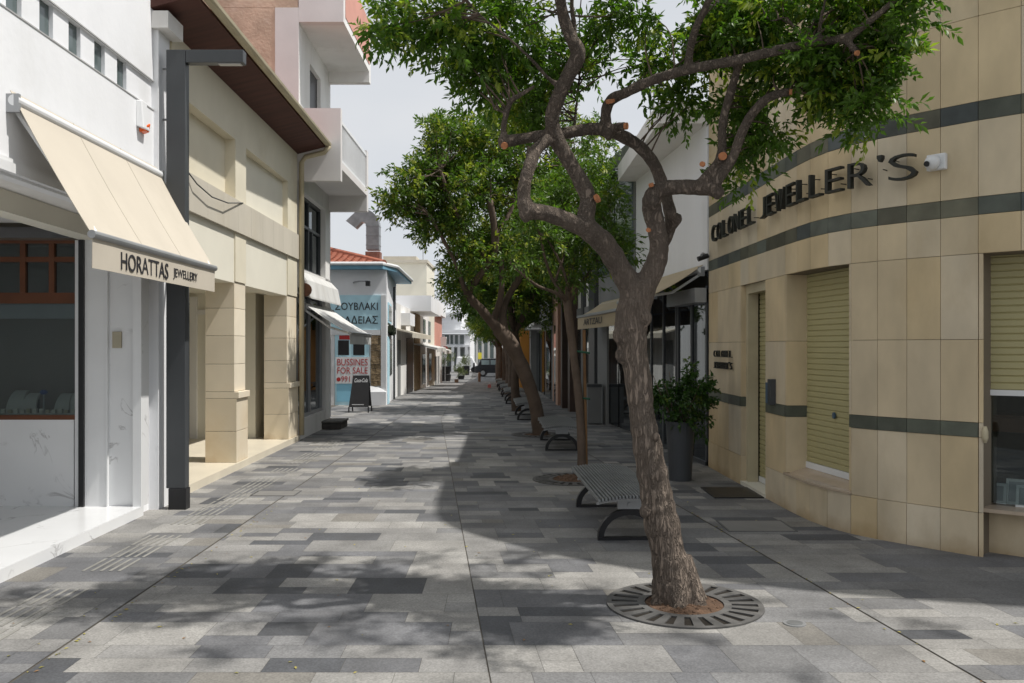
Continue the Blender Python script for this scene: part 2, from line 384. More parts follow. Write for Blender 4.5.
# porch
b = MB(); b.prism([(-6.35, 2.0), (-3.50, 2.0), (XL(8.5)+.02, 8.5), (-6.35, 8.5)], .0, .1); b.build('entrance_step', MARB, A)
b = MB(); b.box(-6.34, -4.275, 8.485, 8.515, .1, .94); b.box(-4.0+.07, XL(8.5)-.06, 8.48, 8.558, .1, 2.68)
b.fb('L', 8.46, 8.63, .002, .02, .1, 2.45)
b.box(-6.34, -6.32, 2, 8.48, .1, 2.7); b.build('marble_cladding', MARB, A)
b = MB()
for (x0, x1, dp) in ((-4.255, -4.20, .03), (-4.074-.075, -3.945, .05)): b.box(x0, x1, 8.5-dp, 8.56, .1, 2.69)
b.box(-3.94, -3.925, 8.44, 8.56, .1, 2.69); b.box(XL(8.5)-.06, XL(8.5)+.022, 8.44, 8.459, .1, 2.69)
b.build('door_frame', M['whitepaint'], A)
MB().box(-4.198, -4.15, 8.42, 8.55, .1, 2.69).build('shutter_channel', M['black'], A)
b = MB(); b.hexa([(-3.72, 2, 2.69), (-3.66, 2, 2.69), (-3.98, 8.47, 2.69), (-4.2, 8.47, 2.69)], [(-3.95, 2, 2.86), (-3.66, 2, 2.86), (-3.98, 8.47, 2.86), (-4.2, 8.47, 2.86)])
b.build('shutter_box', M['creamlite'], A)
MB().box(-6.34, -3.66, 2, 8.5, 2.865, 2.94).build('porch_ceiling', M['white2'], A)
b = MB(); b.fb('L', 2, 8.5, .002, .05, 2.88, 2.95); b.fb('L', 2, 8.5, -.05, .03, 2.95, 2.985); b.build('trim', M['whitepaint'], A)
# show window facing the camera
sw = MB(); sw.box(-6.3, -4.262, 8.485, 8.54, .94, .985); sw.box(-6.3, -4.262, 8.485, 8.54, 2.075, 2.18); sw.box(-6.3, -4.262, 8.485, 8.53, 2.48, 2.53); sw.box(-6.3, -4.262, 8.485, 8.53, 2.66, 2.69)
for px in (23.5, 52.5, -6, -36, -66): X = (px-CX)*8.5/F; sw.box(X-.026, X+.026, 8.48, 8.53, 2.18, 2.66)
swo = sw.build('show_window_frame', M['wood'], A)
MB().box(-6.3, -4.262, 8.505, 8.512, .985, 2.66).build('glass', M['glass'], swo)
MB().box(-6.3, -4.262, 8.545, 8.60, 1.93, 2.07).build('valance_board', M['steel'], swo)
b = MB(); b.box(-6.3, -4.262, 9.0, 9.05, .96, 2.7); b.box(-6.3, -4.262, 8.52, 9.05, 2.69, 2.72); b.build('display_back', mat('taupe_panel', (.20, .17, .145), .8, .1), A)
MB().box(-6.3, -4.262, 8.55, 9.0, .962, .99).build('display_shelf', M['fabricg'], A)
def bust(x, y, s, lab):
    t = thing('necklace_bust', lab, 'display bust', (x, y, .99))
    b = MB(); n = 9
    for k in range(n):
        a0 = rad(75)*k/n; a1 = rad(75)*(k+1)/n
        p = lambda a, o: (y + s*.05 + s*.35*(1-math.cos(a)), .99 + s*.42*math.sin(a)+.0)
        y0, z0 = p(a0, 0); y1, z1 = p(a1, 0); w0 = s*(.16-.05*k/n); w1 = s*(.16-.05*(k+1)/n)
        b.hexa([(x-w0, y0, z0), (x+w0, y0, z0), (x+w0, y0+.03, z0), (x-w0, y0+.03, z0)], [(x-w1, y1, z1), (x+w1, y1, z1), (x+w1, y1+.03, z1), (x-w1, y1+.03, z1)])
    b.build('curved_panel', M['fabricg'], t, smooth=False)
    c = MB(); c.box(x-s*.1, x+s*.1, y+s*.3, y+s*.34, .99, .99+s*.3); c.build('prop', M['black'], t)
bust(-4.95, 8.62, .55, 'grey necklace bust at the left edge of the shop window'); bust(-4.80, 8.60, .48, 'grey necklace bust just left of the small blue item')
bust(-4.47, 8.60, .48, 'grey necklace bust right of the small blue item'); bust(-4.33, 8.63, .58, 'tall grey necklace bust against the right window frame')
t = thing('ring_stand', 'small blue topped stand between the necklace busts', 'display stand', (-4.64, 8.62, .99))
b = MB(); cyl(b, (-4.64, 8.62, .99), .008, .2, n=8); b.build('stem', M['steel'], t)
b = MB(); b.tube([(-4.64, 8.62, 1.18), (-4.64, 8.62, 1.20), (-4.64, 8.62, 1.225)], [.02, .038, .02], 12); b.build('top', mat('blue_velvet', (.03, .09, .35), .7), t, smooth=True)
tr = thing('jewellery_tray', 'row of small pale ring boxes along the shop window sill', 'tray', (-4.6, 8.58, .99))
b = MB(); b.box(-5.2, -4.3, 8.555, 8.60, .991, .998); b.build('base', M['fabricg'], tr)
for k in range(14):
    X = -5.15+k*.062; MB().box(X, X+.035, 8.558, 8.59, .998, 1.03+random.random()*.02).build('ring_box', M['creamlite'] if k % 3 else M['gutter'], tr)
# switch box and blank plate
tag(MB().box(-3.885, -3.80, 8.455, 8.479, 1.64, 1.80).build('wall_switch_box', mat('beige_plastic', (.42, .38, .28), .5)), 'beige switch box on the marble panel under the cream awning', 'switch box')
# awning
def awning(name, label, side, y0, y1, outw, zw, zf, val, canvas, lab_parts=True, slope_in=0.0, bar=.03, zf1=None, grp=None):
    Xf = XL if side == 'L' else XR; s = 1 if side == 'L' else -1
    t = thing(name, label, 'awning', (Xf(y0)+s*outw/2, (y0+y1)/2, zf), grp)
    P = lambda y, o, z: (Xf(y)+s*o, y, z)
    b = MB(); th = .008; n = 6
    for k in range(n):
        u0, u1 = k/n, (k+1)/n; sag = lambda u: -.025*math.sin(math.pi*u)
        o0 = .02+(outw-.02)*u0; o1 = .02+(outw-.02)*u1; a0 = zw+(zf-zw)*u0+sag(u0); a1 = zw+(zf-zw)*u1+sag(u1)
        q = [P(y0, o0, a0), P(y1, o0, a0), P(y1, o1, a1), P(y0, o1, a1)]
        if side == 'R': q = [q[1], q[0], q[3], q[2]]
        b.hexa([(x, y, z-th) for x, y, z in q], q)
    b.build('canvas', canvas, t, smooth=False)
    if side == 'L' and outw < .7:
        for fy in (.34, .67):
            q = MB(); ys = y0+(y1-y0)*fy
            for k in range(n):
                u0, u1 = k/n, (k+1)/n; sg_ = lambda u: -.025*math.sin(math.pi*u)
                c_ = [P(ys, .02+(outw-.02)*u0, zw+(zf-zw)*u0+sg_(u0)+.002), P(ys+.014, .02+(outw-.02)*u0, zw+(zf-zw)*u0+sg_(u0)+.002), P(ys+.014, .02+(outw-.02)*u1, zw+(zf-zw)*u1+sg_(u1)+.002), P(ys, .02+(outw-.02)*u1, zw+(zf-zw)*u1+sg_(u1)+.002)]
                q.hexa([(x, y, z-.001) for x, y, z in c_], [(x, y, z+.0015) for x, y, z in c_])
            q.build('seam', mat('canvas_seam', (.47, .425, .35), .9), t)
    b = MB(); m = 26
    for k in range(m):
        ya = y0+(y1-y0)*k/m; yb = y0+(y1-y0)*(k+1)/m; wv = lambda y: .003*math.sin(y*9.0)
        if k == 0: wv2 = wv(ya)
        b.hexa([P(ya, outw+wv(ya), zf-val), P(ya, outw+wv(ya)+.004, zf-val), P(yb, outw+wv(yb)+.004, zf-val), P(yb, outw+wv(yb), zf-val)],
               [P(ya, outw, zf-.02), P(ya, outw+.004, zf-.02), P(yb, outw+.004, zf-.02), P(yb, outw, zf-.02)])
    v = b.build('valance', canvas, t)
    b = MB(); b.tube([P(y0-.01, outw, zf), P(y1+.01, outw, zf)], bar, 12); b.build('front_bar', M['steel'], t, smooth=False)
    b = MB(); b.tube([P(y0-.02, .055, zw-.075), P(y1-.03, .055, zw-.075)], .04, 14); b.build('roller', M['whitepaint'], t)
    for yy in (y0+.08, y1-.12):
        b = MB(); mid = P(yy+.25, outw*.5, (zw+zf)/2-.16); b.tube([P(yy, .02, zw-.12), mid, P(yy, outw, zf-.01)], .02, 8); b.build('folding_arm', M['whitepaint'], t)
    for yy in (y0-.02, y1-.03):
        b = MB(); b.fb(side, yy, yy+.03, .0, .09, zw-.16, zw-.03); b.build('bracket', M['steel'], t)
    return t, v
t, v = awning('awning', 'cream awning lettered HORATTAS over the marble jewellery shop entrance', 'L', 6.16, 8.85, .60, 3.47, 2.45, .24, M['canvas'])
b = MB(); X0 = XL(6.62)+.60+.006
put_text(b, 'HORATTAS', (X0, 6.62, 2.24), (-.02, 1, 0), (0, 0, 1), .96, .135, .004)
b.build('lettering', M['textblack'], v); b = MB()
put_text(b, 'JEWELLERY', (XL(7.7)+.606, 7.70, 2.25), (-.02, 1, 0), (0, 0, 1), .62, .10, .004)
b.build('lettering', M['textblack'], v)
# alarm box
t = thing('alarm_box', 'white burglar alarm box with orange lens high on the white wall', 'alarm', (XL(8.46), 8.46, 3.74))
b = MB(); X = XL(8.46); b.hexa([(X, 8.37, 3.78), (X+.07, 8.39, 3.76), (X+.07, 8.53, 3.76), (X, 8.55, 3.78)], [(X, 8.37, 4.03), (X+.045, 8.40, 4.04), (X+.045, 8.52, 4.04), (X, 8.55, 4.03)]); b.build('housing', M['whitepaint'], t, bevel=.01)
b = MB(); b.hexa([(X+.001, 8.44, 3.74), (X+.06, 8.46, 3.755), (X+.06, 8.54, 3.755), (X+.001, 8.56, 3.74)], [(X+.001, 8.44, 3.87), (X+.072, 8.46, 3.80), (X+.072, 8.54, 3.84), (X+.001, 8.56, 3.84)]); b.build('lens', M['orangelens'], t, bevel=.006)
for z, lb in ((4.50, 'upper small metal hook on the white corner pilaster'), (3.98, 'lower small metal hook on the white corner pilaster')):
    b = MB(); X = XL(8.9)+.05; b.tube([(X, 8.92, z), (X+.09, 8.92, z), (X+.11, 8.92, z+.03)], .012, 8); tag(b.build('wall_hook', M['steel']), lb, 'hook')
tag(MB().tube([(XL(9.15)+.03, 9.15, .05), (XL(9.15)+.03, 9.15, 5.0)], .028, 10).build('drain_pipe', M['gutter']), 'thin cream pipe running down behind the lamp post', 'pipe')
# street lamp
t = thing('street_lamp', 'dark grey square street lamp post with a short horizontal arm at the white corner', 'street lamp', (-3.39, 8.85, 0))
b = MB(); b.box(-3.50, -3.305, 8.80, 8.91, .22, 4.66); b.build('post', M['darkmetal'], t, bevel=.006)
b = MB(); b.box(-3.475, -3.295, 8.79, 8.91, 0, .22); b.build('foot', M['black'], t, bevel=.006)
a = MB(); a.box(-3.303, -2.72, 8.80, 8.91, 4.53, 4.66); ao = a.build('arm', M['darkmetal'], t, bevel=.006)
MB().box(-2.98, -2.75, 8.82, 8.89, 4.52, 4.529).build('lamp_lens', mat('frosted_lens', (.3, .3, .3), .3), ao)
# ------------------------------------------------------------ LEFT B: cream building with stone pillars
B = thing('cream_arcade_building', 'cream two storey building on stone pillars with dark red eaves and an open arcade', 'building', (-6, 12, 0))
b = MB(); b.box(-11, -5.9, 9.2, 15.3, 0, 5.3); b.box(-5.9, -4.35, 14.75, 15.3, .1, 2.6); b.box(-5.9, -3.85, 9.2, 15.3, 2.56, 5.0)
b.box(-5.9, -3.9, 9.2, 9.32, 0, 2.6)
b.build('core_wall', M['creamlite'], B)
FC = -.02
b = MB(); b.fb('L', 9.2, 15.3, -.3, FC, 4.43, 5.12); b.build('upper_wall', M['cream'], B)
b = MB(); b.fb('L', 9.2, 11.65, -.3, FC-.02, 2.51, 3.19); b.fb('L', 12.15, 14.6, -.3, FC-.02, 2.51, 3.19); b.build('lintel_panel', M['creamlite'], B)
b = MB(); b.fb('L', 9.2, 11.65, -.3, FC-.14, 3.62, 4.43); b.fb('L', 12.15, 14.6, -.3, FC-.14, 3.62, 4.43); b.build('recessed_panel', M['cream'], B)
b = MB(); yy = 9.2
while yy < 15.29:
    y1 = min(yy+.62, 15.3); b.fb('L', yy+.002, y1-.002, -.3, FC+.03, 3.19, 3.62); yy = y1
b.build('stone_band', M['band'], B)
for y0, y1 in ((11.65, 12.15), (14.6, 15.28)):
    MB().fb('L', y0, y1, -.3, FC, 2.53, 3.19).build('pilaster', M['cream'], B); MB().fb('L', y0, y1, -.3, FC, 3.62, 4.43).build('pilaster', M['cream'], B)
    p = MB(); zs = [.1, .52, .96, 1.05, 1.42, 1.80, 2.17, 2.53]
    for z0, z1 in zip(zs, zs[1:]):
        o = .015 if z1 <= .97 else (.045 if z1 <= 1.06 else -.015); k = random.uniform(.94, 1.06); c = (.76*k, .68*k, .54*k)
        if z1 < .97: c = (.74*k, .65*k, .50*k)
        yb = .02 if z1 <= 1.06 else 0
        p.fb('L', y0-(.015 if o == .07 else 0), y1+.01+yb, -.425 if y0 < 13 else -.42, FC+o, z0+.003, z1-.003, c)
    po = p.build('pillar', M['stone'], B, bevel=.003)
    q = MB(); q.fb('L', y0+.004, y1, -.42 if y0 < 13 else -.41, FC-.02, .1, 2.53); q.build('pillar_core', M['mortar'], po)
b = MB(); b.fb('L', 9.18, 15.32, -2.3, .02, 0, .1); b.build('arcade_floor', mat('cream_floor_tiles', (.66, .60, .48), .4, .08, 2), B)
b = MB()
b.hexa([(XL(8.72)-.02, 8.72, 5.05), (XL(8.72)+.46, 8.72, 5.17), (XL(15.35)+.46, 15.35, 5.17), (XL(15.35)-.02, 15.35, 5.05)],
       [(XL(8.72)-.02, 8.72, 5.16), (XL(8.72)+.46, 8.72, 5.20), (XL(15.35)+.46, 15.35, 5.20), (XL(15.35)-.02, 15.35, 5.16)])
b.build('eaves_soffit', M['redwood'], B)
b = MB(); b.hexa([(-11, 9.2, 5.9), (XL(9.2)+.46, 9.2, 5.205), (XL(15.35)+.46, 15.35, 5.205), (-11, 15.35, 5.9)], [(-11, 9.2, 5.96), (XL(9.2)+.46, 9.2, 5.225), (XL(15.35)+.46, 15.35, 5.225), (-11, 15.35, 5.96)])
b.box(-11, -10.9, 9.2, 15.3, 5.3, 5.88); b.build('roof', M['tile'], B)
b = MB()
for k in range(6):
    a0 = math.pi+math.pi*k/6; a1 = math.pi+math.pi*(k+1)/6; r = .06
    pp = lambda y, a: (XL(y)+.515+r*math.cos(a), y, 5.235+r*math.sin(a))
    pi_ = lambda y, a: (XL(y)+.515+(r-.008)*math.cos(a), y, 5.235+(r-.008)*math.sin(a))
    b.hexa([pp(8.72, a0), pp(8.72, a1), pp(15.4, a1), pp(15.4, a0)], [pi_(8.72, a0), pi_(8.72, a1), pi_(15.4, a1), pi_(15.4, a0)])
b.build('gutter', M['gutter'], B)
b = MB(); X = XL(15.3); b.tube([(X+.54, 15.32, 5.2), (X+.45, 15.33, 5.08), (X+.12, 15.33, 5.0), (X+.05, 15.33, 4.9), (X+.05, 15.33, .1)], .045, 10); b.build('downpipe', M['gutter'], B, smooth=True)
b = MB(); b.box(-5.45, -5.33, 14.70, 14.76, .1, 2.5); b.box(-5.33, -4.9, 14.72, 14.76, 2.2, 2.28); b.build('door_frame', M['white2'], B)
b = MB(); b.box(-5.89, -5.46, 14.72, 14.75, .1, 2.4); b.build('door', M['greyglass'], B)
b = MB()
for y in (9.9, 11.1, 12.3, 13.5): b.box(-5.9, -5.86, y, y+1.0, .3, 2.3)
b.build('shop_glazing', M['glassdark'], B)
b = MB(); b.tube([W(188, 172, 9.7), W(197, 184, 9.9), W(212, 197, 10.4), W(228, 203, 11.0), W(243, 203, 11.9)], .008, 6); tag(b.build('hanging_cable', M['darkmetal'], None), 'loose grey cable sagging across the stone band of the cream building', 'cable')
b = MB(); b.tube([W(264, 64, 12.5), W(262, 82, 12.5), W(255, 98, 12.4), W(246, 107, 12.3)], .007, 6); tag(b.build('hanging_cable', M['whitepaint']), 'short pale wire dangling from the gutter of the cream building', 'cable')
# ------------------------------------------------------------ LEFT C: balcony building
C = thing('balcony_building', 'tall white building with bare pink plaster side wall and two white balconies', 'building', (-6, 17, 0))
b = MB(); b.box(-11, -4.05, 15.36, 18.28, 0, 3.0); b.box(-11, -3.98, 15.36, 18.28, 4.45, 11)
b.box(-11, -4.3, 15.36, 18.28, 3.0, 4.45)
b.fb('L', 15.36, 15.5, -.3, 0, 3.05, 4.45); b.fb('L', 17.75, 18.28, -.3, 0, 0, 11); b.fb('L', 15.36, 18.28, -.3, 0, 2.6, 3.05)
yy = [(15.5, 16.25, 4.45, 11), (16.25, 17.25, 6.95, 11), (16.25, 17.25, 4.45, 5.0), (17.25, 17.75, 4.45, 11), (15.36, 15.5, 4.45, 11)]
for y0, y1, z0, z1 in yy: b.fb('L', y0, y1, -.3, 0, z0, z1)
b.fb('L', 15.36, 17.7, -.3, 0, 0, .36)
b.build('wall', M['white2'], C)
b = MB(); b.box(-10.9, -4.18, 15.335, 15.357, 5.3, 7.63); b.build('plaster_patch', M['plaster'], C); MB().box(-10.9, XL(15.4)-.01, 15.335, 15.357, 7.635, 10.9).build('plaster_patch', M['plaster'], C)
b = MB(); b.prism([(-4.175, 15.325), (XL(15.4)-.002, 15.325), (XL(15.4)-.002, 15.356), (-4.175, 15.356)], 5.2, 7.63); b.box(XL(15.4), -2.97, 15.33, 15.50, 7.38, 8.6); b.build('painted_side_panel', M['pinkwhite'], C)
fr = MB()
for y0, y1, z0, z1 in ((15.5, 17.75, 3.05, 3.11), (15.5, 17.75, 4.39, 4.45), (15.5, 15.56, 3.1, 4.4), (17.69, 17.75, 3.1, 4.4), (16.6, 16.66, 3.1, 4.4), (15.5, 17.75, 3.88, 3.93), (16.95, 17.0, 3.1, 3.9)): fr.fb('L', y0, y1, -.16, -.10, z0, z1)
f1 = fr.build('window_frame', M['darkmetal'], C); MB().fb('L', 15.52, 17.73, -.15, -.14, 3.08, 4.42).build('pane', M['glassdark'], f1)
MB().fb('L', 16.26, 17.24, -.2, -.07, 5.0, 6.94).build('balcony_door', M['black'], C)
# upper balcony
b = MB(); b.hexa([(XL(15.5), 15.5, 7.38), (-2.97, 15.5, 7.38), (-2.97, 18.1, 7.38), (XL(18.1), 18.1, 7.38)], [(XL(15.5), 15.5, 7.52), (-2.97, 15.5, 7.52), (-2.97, 18.1, 7.52), (XL(18.1), 18.1, 7.52)])
b.box(XL(18.1), -2.97, 18.1, 18.28, 7.16, 8.2); bo = b.build('balcony', M['white2'], C)
b = MB(); b.box(-3.0, -2.96, 15.5, 18.1, 7.52, 8.4); b.build('railing', M['pink'], bo)
# lower balcony
b = MB(); b.box(XL(15.4)+.0, -3.02, 15.33, 15.47, 4.58, 5.86); b.box(XL(15.4)-.1, -3.02, 15.47, 18.1, 4.80, 4.93); b.box(XL(18.1)-.0, -3.02, 18.1, 18.28, 4.48, 4.93); b.box(-3.17, -3.02, 18.08, 18.28, 4.93, 5.74)
b.box(XL(15.4)-.0-.3, XL(15.4), 15.33, 15.47, 4.58, 5.86)
bo = b.build('balcony', M['pinkwhite'], C)
b = MB(); b.box(-3.09, -3.03, 15.48, 18.08, 5.62, 5.68); b.box(-3.08, -3.04, 15.48, 18.08, 4.95, 4.99)
for k in range(24): y = 15.55+k*.108; b.box(-3.075, -3.045, y, y+.035, 4.99, 5.62)
b.build('railing', M['whitepaint'], bo)
# shop below
sh = MB(); sh.fb('L', 15.5, 17.7, -.12, -.1, .4, 2.55); so_ = sh.build('shop_glass', M['glassdark'], C)
b = MB()
for y in (15.5, 16.55, 17.65): b.fb('L', y, y+.05, -.14, -.06, .36, 2.6)
b.fb('L', 15.5, 17.7, -.14, -.06, .36, .42); b.build('shop_frame', M['steel'], C)
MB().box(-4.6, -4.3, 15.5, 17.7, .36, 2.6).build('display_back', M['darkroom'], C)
t = thing('rolled_awning_box', 'old white awning cassette with rusty open end under the first floor window', 'awning', (-3.7, 17, 2.5))
b = MB(); b.hexa([(XL(15.4)+.0, 15.4, 2.62), (-3.55, 15.4, 2.50), (-3.58, 18.3, 2.50), (XL(18.3)+.0, 18.3, 2.62)], [(XL(15.4), 15.4, 3.02), (-3.62, 15.4, 2.84), (-3.65, 18.3, 2.84), (XL(18.3), 18.3, 3.02)]); b.build('hood', M['canvasw'], t, bevel=.04)
b = MB(); b.tube([(-3.66, 15.36, 2.66), (-3.66, 15.399, 2.66)], .12, 14); b.build('rusty_end', mat('rust', (.10, .045, .025), .9, .4, 10), t)
t, v = awning('awning', 'small white awning sloping over the dark shop front before the blue cafe', 'L', 15.55, 18.2, .86, 2.45, 1.90, .2, M['canvasw'])
tag(MB().box(-3.86, -3.80, 18.2, 18.26, 0, 2.5).build('awning_post', M['whitepaint']), 'slim white post at the far corner of the dark shop front', 'post')
t = thing('stone_doorstep', 'small dark stone block step by the dark shop front', 'step', (-3.62, 17.5, 0))
MB().box(-3.80, -3.42, 17.35, 18.1, 0, .13).build('block', mat('dark_stone', (.06, .055, .05), .8, .3, 8), t, bevel=.02)
MB().box(-3.82, -3.40, 17.33, 18.12, .13, .17).build('tread', mat('dark_stone_top', (.10, .095, .085), .8, .3, 8), t, bevel=.01)
# ------------------------------------------------------------ LEFT D: blue and white cafe
D = thing('souvlaki_cafe', 'low white and sky blue corner cafe with terracotta tiled roof and stone strip', 'building', (-6, 27, 0))
Y0 = 24.7; XC = -3.56
b = MB(); b.prism([(-11, Y0), (XC, Y0), (XL(30.2)+.03, 30.2), (-11, 30.2)], gz(30.2)-.1, 3.84); b.build('wall', M['white'], D)
b = MB(); b.box(-5.6, -3.72, Y0-.03, Y0, 2.14, 3.12); sg = b.build('sign_board', M['blue'], D)
b = MB(); zz = lambda y: EYE+(HY-y)*Y0/F; xx = lambda x: (x-CX)*Y0/F
put_text(b, 'ΣOYBΛAKI', (xx(335.5), Y0-.031, zz(310)), (1, 0, 0), (0, 0, 1), xx(378)-xx(335.5), .22, .012)
put_text(b, 'ΛEIBAΔEIAΣ', (xx(325), Y0-.031, zz(323.6)), (1, 0, 0), (0, 0, 1), xx(378)-xx(325), .22, .012)
b.build('lettering', M['textblack'], sg)
b = MB(); b.box(-5.4, -3.73, Y0-.05, Y0, 1.99, 2.135); b.box(-3.715, -3.57, Y0-.05, Y0, .0, 3.12); b.box(-5.15, -5.03, Y0-.03, Y0, 0, 2.0); b.build('trim', M['whitepaint'], D)
b = MB()
random.seed(3); z = .55
while z < 1.95:
    h = random.uniform(.10, .2); x = -4.0
    while x < -3.74:
        w_ = random.uniform(.1, .25); k = random.uniform(.6, 1.2); b.box(x, min(x+w_, -3.72), Y0-.03-random.random()*.03, Y0, z, min(z+h, 1.98)); x += w_+.01
    z += h+.01
b.build('stone_strip', M['rough'], D)
b = MB(); b.box(-4.02, -3.56, Y0-.12, Y0, 0, .38); b.hexa([(-4.02, Y0-.12, .38), (-3.56, Y0-.12, .38), (-3.56, Y0, .38), (-4.02, Y0, .38)], [(-4.02, Y0-.04, .56), (-3.75, Y0-.04, .5), (-3.75, Y0, .5), (-4.02, Y0, .56)]); b.build('plinth', M['white'], D)
dr = MB(); dr.box(-5.02, -4.05, Y0-.035, Y0, 0, 1.99); dro = dr.build('door', M['blue'], D)
b = MB(); b.box(-4.93, -4.62, Y0-.045, Y0-.036, 1.42, 1.84); b.box(-4.5, -4.18, Y0-.045, Y0-.036, 1.42, 1.84); b.build('pane', M['black'], dro)
b = MB(); b.box(-4.97, -4.55, Y0-.042, Y0-.036, .1, .75); b.box(-4.5, -4.1, Y0-.042, Y0-.036, .1, .75); b.build('door_panel', mat('pale_blue_paint', (.28, .60, .78), .5, .08), dro)
MB().box(-4.9, -4.6, Y0-.04, Y0, 1.86, 1.98).build('transom_sign', M['red'], D)
# for sale banner hanging on the door
t = thing('for_sale_banner', 'white banner with red writing BUSSINES FOR SALE hung on the blue door', 'banner', (-4.6, Y0-.06, .63))
x0, x1 = xx(336), xx(370.5); z0, z1 = zz(383.5), zz(357)
MB().box(x0, x1, Y0-.06, Y0-.05, z0, z1).build('sheet', M['whitepaint'], t)
b = MB(); put_text(b, 'BUSSINES', (x0+.05, Y0-.0605, z1-.24), (1, 0, 0), (0, 0, 1), x1-x0-.12, .19, .004)
put_text(b, 'FOR SALE', (x0+.05, Y0-.0605, z1-.47), (1, 0, 0), (0, 0, 1), x1-x0-.12, .18, .004)
put_text(b, '99110013', (x0+.16, Y0-.0605, z0+.05), (1, 0, 0), (0, 0, 1), x1-x0-.22, .16, .004)
b.prism([(x0+.075+.0*a, Y0-.0605) for a in (0,)]*3, z0, z0) if False else None
b.poly([(x0+.085+.06*math.cos(a), Y0-.0625, z0+.12+.06*math.sin(a)) for a in np.linspace(0, 6.283, 16, endpoint=False)])
b.build('red_lettering', M['red'], t)
# street side of the cafe
b = MB(); b.fb('L', 24.9, 30.2, .0, .01, 0, .3); b.build('side_plinth', M['white'], D)
def dside(y0, y1, z0, z1, o): # on cafe side plane
    f = lambda y: XC+(XL(30.2)+.03-XC)*(y-24.7)/5.5
    return [(f(y0)-.05, y0, z0), (f(y0)+o, y0, z0), (f(y1)+o, y1, z0), (f(y1)-.05, y1, z0)], [(f(y0)-.05, y0, z1), (f(y0)+o, y0, z1), (f(y1)+o, y1, z1), (f(y1)-.05, y1, z1)]
b = MB(); b.hexa(*dside(25.0, 25.7, 0, 1.95, .03)); b.build('side_door', M['blue'], D)
b = MB(); b.hexa(*dside(26.2, 27.3, .8, 1.9, .02)); b.build('side_window', M['greyglass'], D)
b = MB(); b.hexa(*dside(25.2, 26.8, 2.35, 2.95, .03)); wo = b.build('upper_window', M['blue'], D)
b = MB(); b.hexa(*dside(25.3, 25.95, 2.42, 2.88, .04)); b.hexa(*dside(26.05, 26.7, 2.42, 2.88, .04)); b.build('pane', M['greyglass'], wo)
b = MB(); b.hexa(*dside(28.2, 28.4, -.05, 3.6, .06)); b.build('side_pipe', M['darkmetal'], D)
b = MB(); b.hexa(*dside(25.2, 27.3, 2.10, 2.14, .14))
for k in range(30): X = random.uniform(.04, .16); y = random.uniform(25.2, 27.2); bb = dside(y, y+.08, 2.0+random.random()*.1, 2.2+random.random()*.1, X); b.hexa(*bb)
b.build('window_box', mat('dark_plants', (.03, .04, .02), .9), D)
# eaves + roof
b = MB(); b.prism([(-11, 24.4), (-3.62, 24.4), (-3.36, 25.3), (-3.50, 30.3), (-11, 30.3)], 3.84, 3.96); b.build('eaves', M['blueeave'], D)
b = MB(); b.tube([(-11, 24.38, 3.99), (-3.62, 24.38, 3.99), (-3.34, 25.3, 3.98), (-3.48, 30.3, 3.96)], .05, 8); b.build('eaves_gutter', M['whitepaint'], D)
# tiled hip roof : real rows of tiles
b = MB(); A0 = Vector((-11, 24.35, 3.97)); A1 = Vector((-3.60, 24.5, 3.97)); AP = Vector((-6.6, 28.2, 4.92)); AL = Vector((-11, 28.2, 4.92)); R1 = Vector((-3.5, 30.3, 3.97)); RB = Vector((-6.6, 30.3, 4.92))
def roofface(p0, p1, q0, q1, nr, nc):   # eaves edge p0-p1, ridge edge q0-q1
    for r in range(nr):
        for c in range(nc):
            u0, u1 = r/nr, (r+1)/nr
            e = lambda u, v: (p0.lerp(p1, v)).lerp(q0.lerp(q1, v), u)
            v0, v1 = c/nc, (c+1)/nc; vm = (v0+v1)/2; up = Vector((0, 0, .055)); lo = Vector((0, 0, .03))
            a, m_, d = e(u0, v0)+lo, e(u0, vm)+lo+up, e(u0, v1)+lo; a2, m2, d2 = e(u1, v0), e(u1, vm)+up, e(u1, v1)
            b.quad(a, m_, m2, a2); b.quad(m_, d, d2, m2); b.poly([a, d, m_])
roofface(A0, A1, AL, AP, 13, 34); roofface(A1, R1, AP, RB, 12, 24)
b.quad(AL, AP, RB, Vector((-11, 30.3, 4.92))); b.poly([Vector((-11, 30.3, 3.97)), R1, RB, Vector((-11, 30.3, 4.92))]); b.poly([A0, AL, Vector((-11, 30.3, 4.92)), Vector((-11, 30.3, 3.97))])
b.build('roof', M['tile'], D)
b = MB(); b.tube([A1+Vector((0, 0, .05)), AP+Vector((0, 0, .05))], .09, 8); b.build('hip_tiles', M['tile'], D)
t = thing('extractor_duct', 'large bent galvanised kitchen duct rising from the tiled roof', 'duct', (-4.3, 26.6, 4.3))
b = MB(); b.box(-4.47, -4.03, 26.5, 26.94, 4.3, 4.56); b.build('chimney_base', mat('faded_brick', (.24, .12, .09), .9, .3, 8), t)
b = MB(); b.box(-4.45, -4.06, 26.53, 26.92, 4.62, 5.36)
for z in (4.75, 5.05, 5.34): b.box(-4.46, -4.05, 26.52, 26.93, z, z+.02)
b.build('riser', M['galv'], t)
b = MB(); cxx, czz = -4.57, 5.36; prev = None
for k in range(9):
    a = rad(0+k*13); r0, r1 = .11, .51
    pi0 = (cxx+r0*math.cos(a), czz+r0*math.sin(a)); po0 = (cxx+r1*math.cos(a), czz+r1*math.sin(a))
    if prev: b.hexa([(prev[0][0], 26.54, prev[0][1]), (prev[1][0], 26.54, prev[1][1]), (po0[0], 26.54, po0[1]), (pi0[0], 26.54, pi0[1])], [(prev[0][0], 26.91, prev[0][1]), (prev[1][0], 26.91, prev[1][1]), (po0[0], 26.91, po0[1]), (pi0[0], 26.91, pi0[1])])
    prev = (pi0, po0)
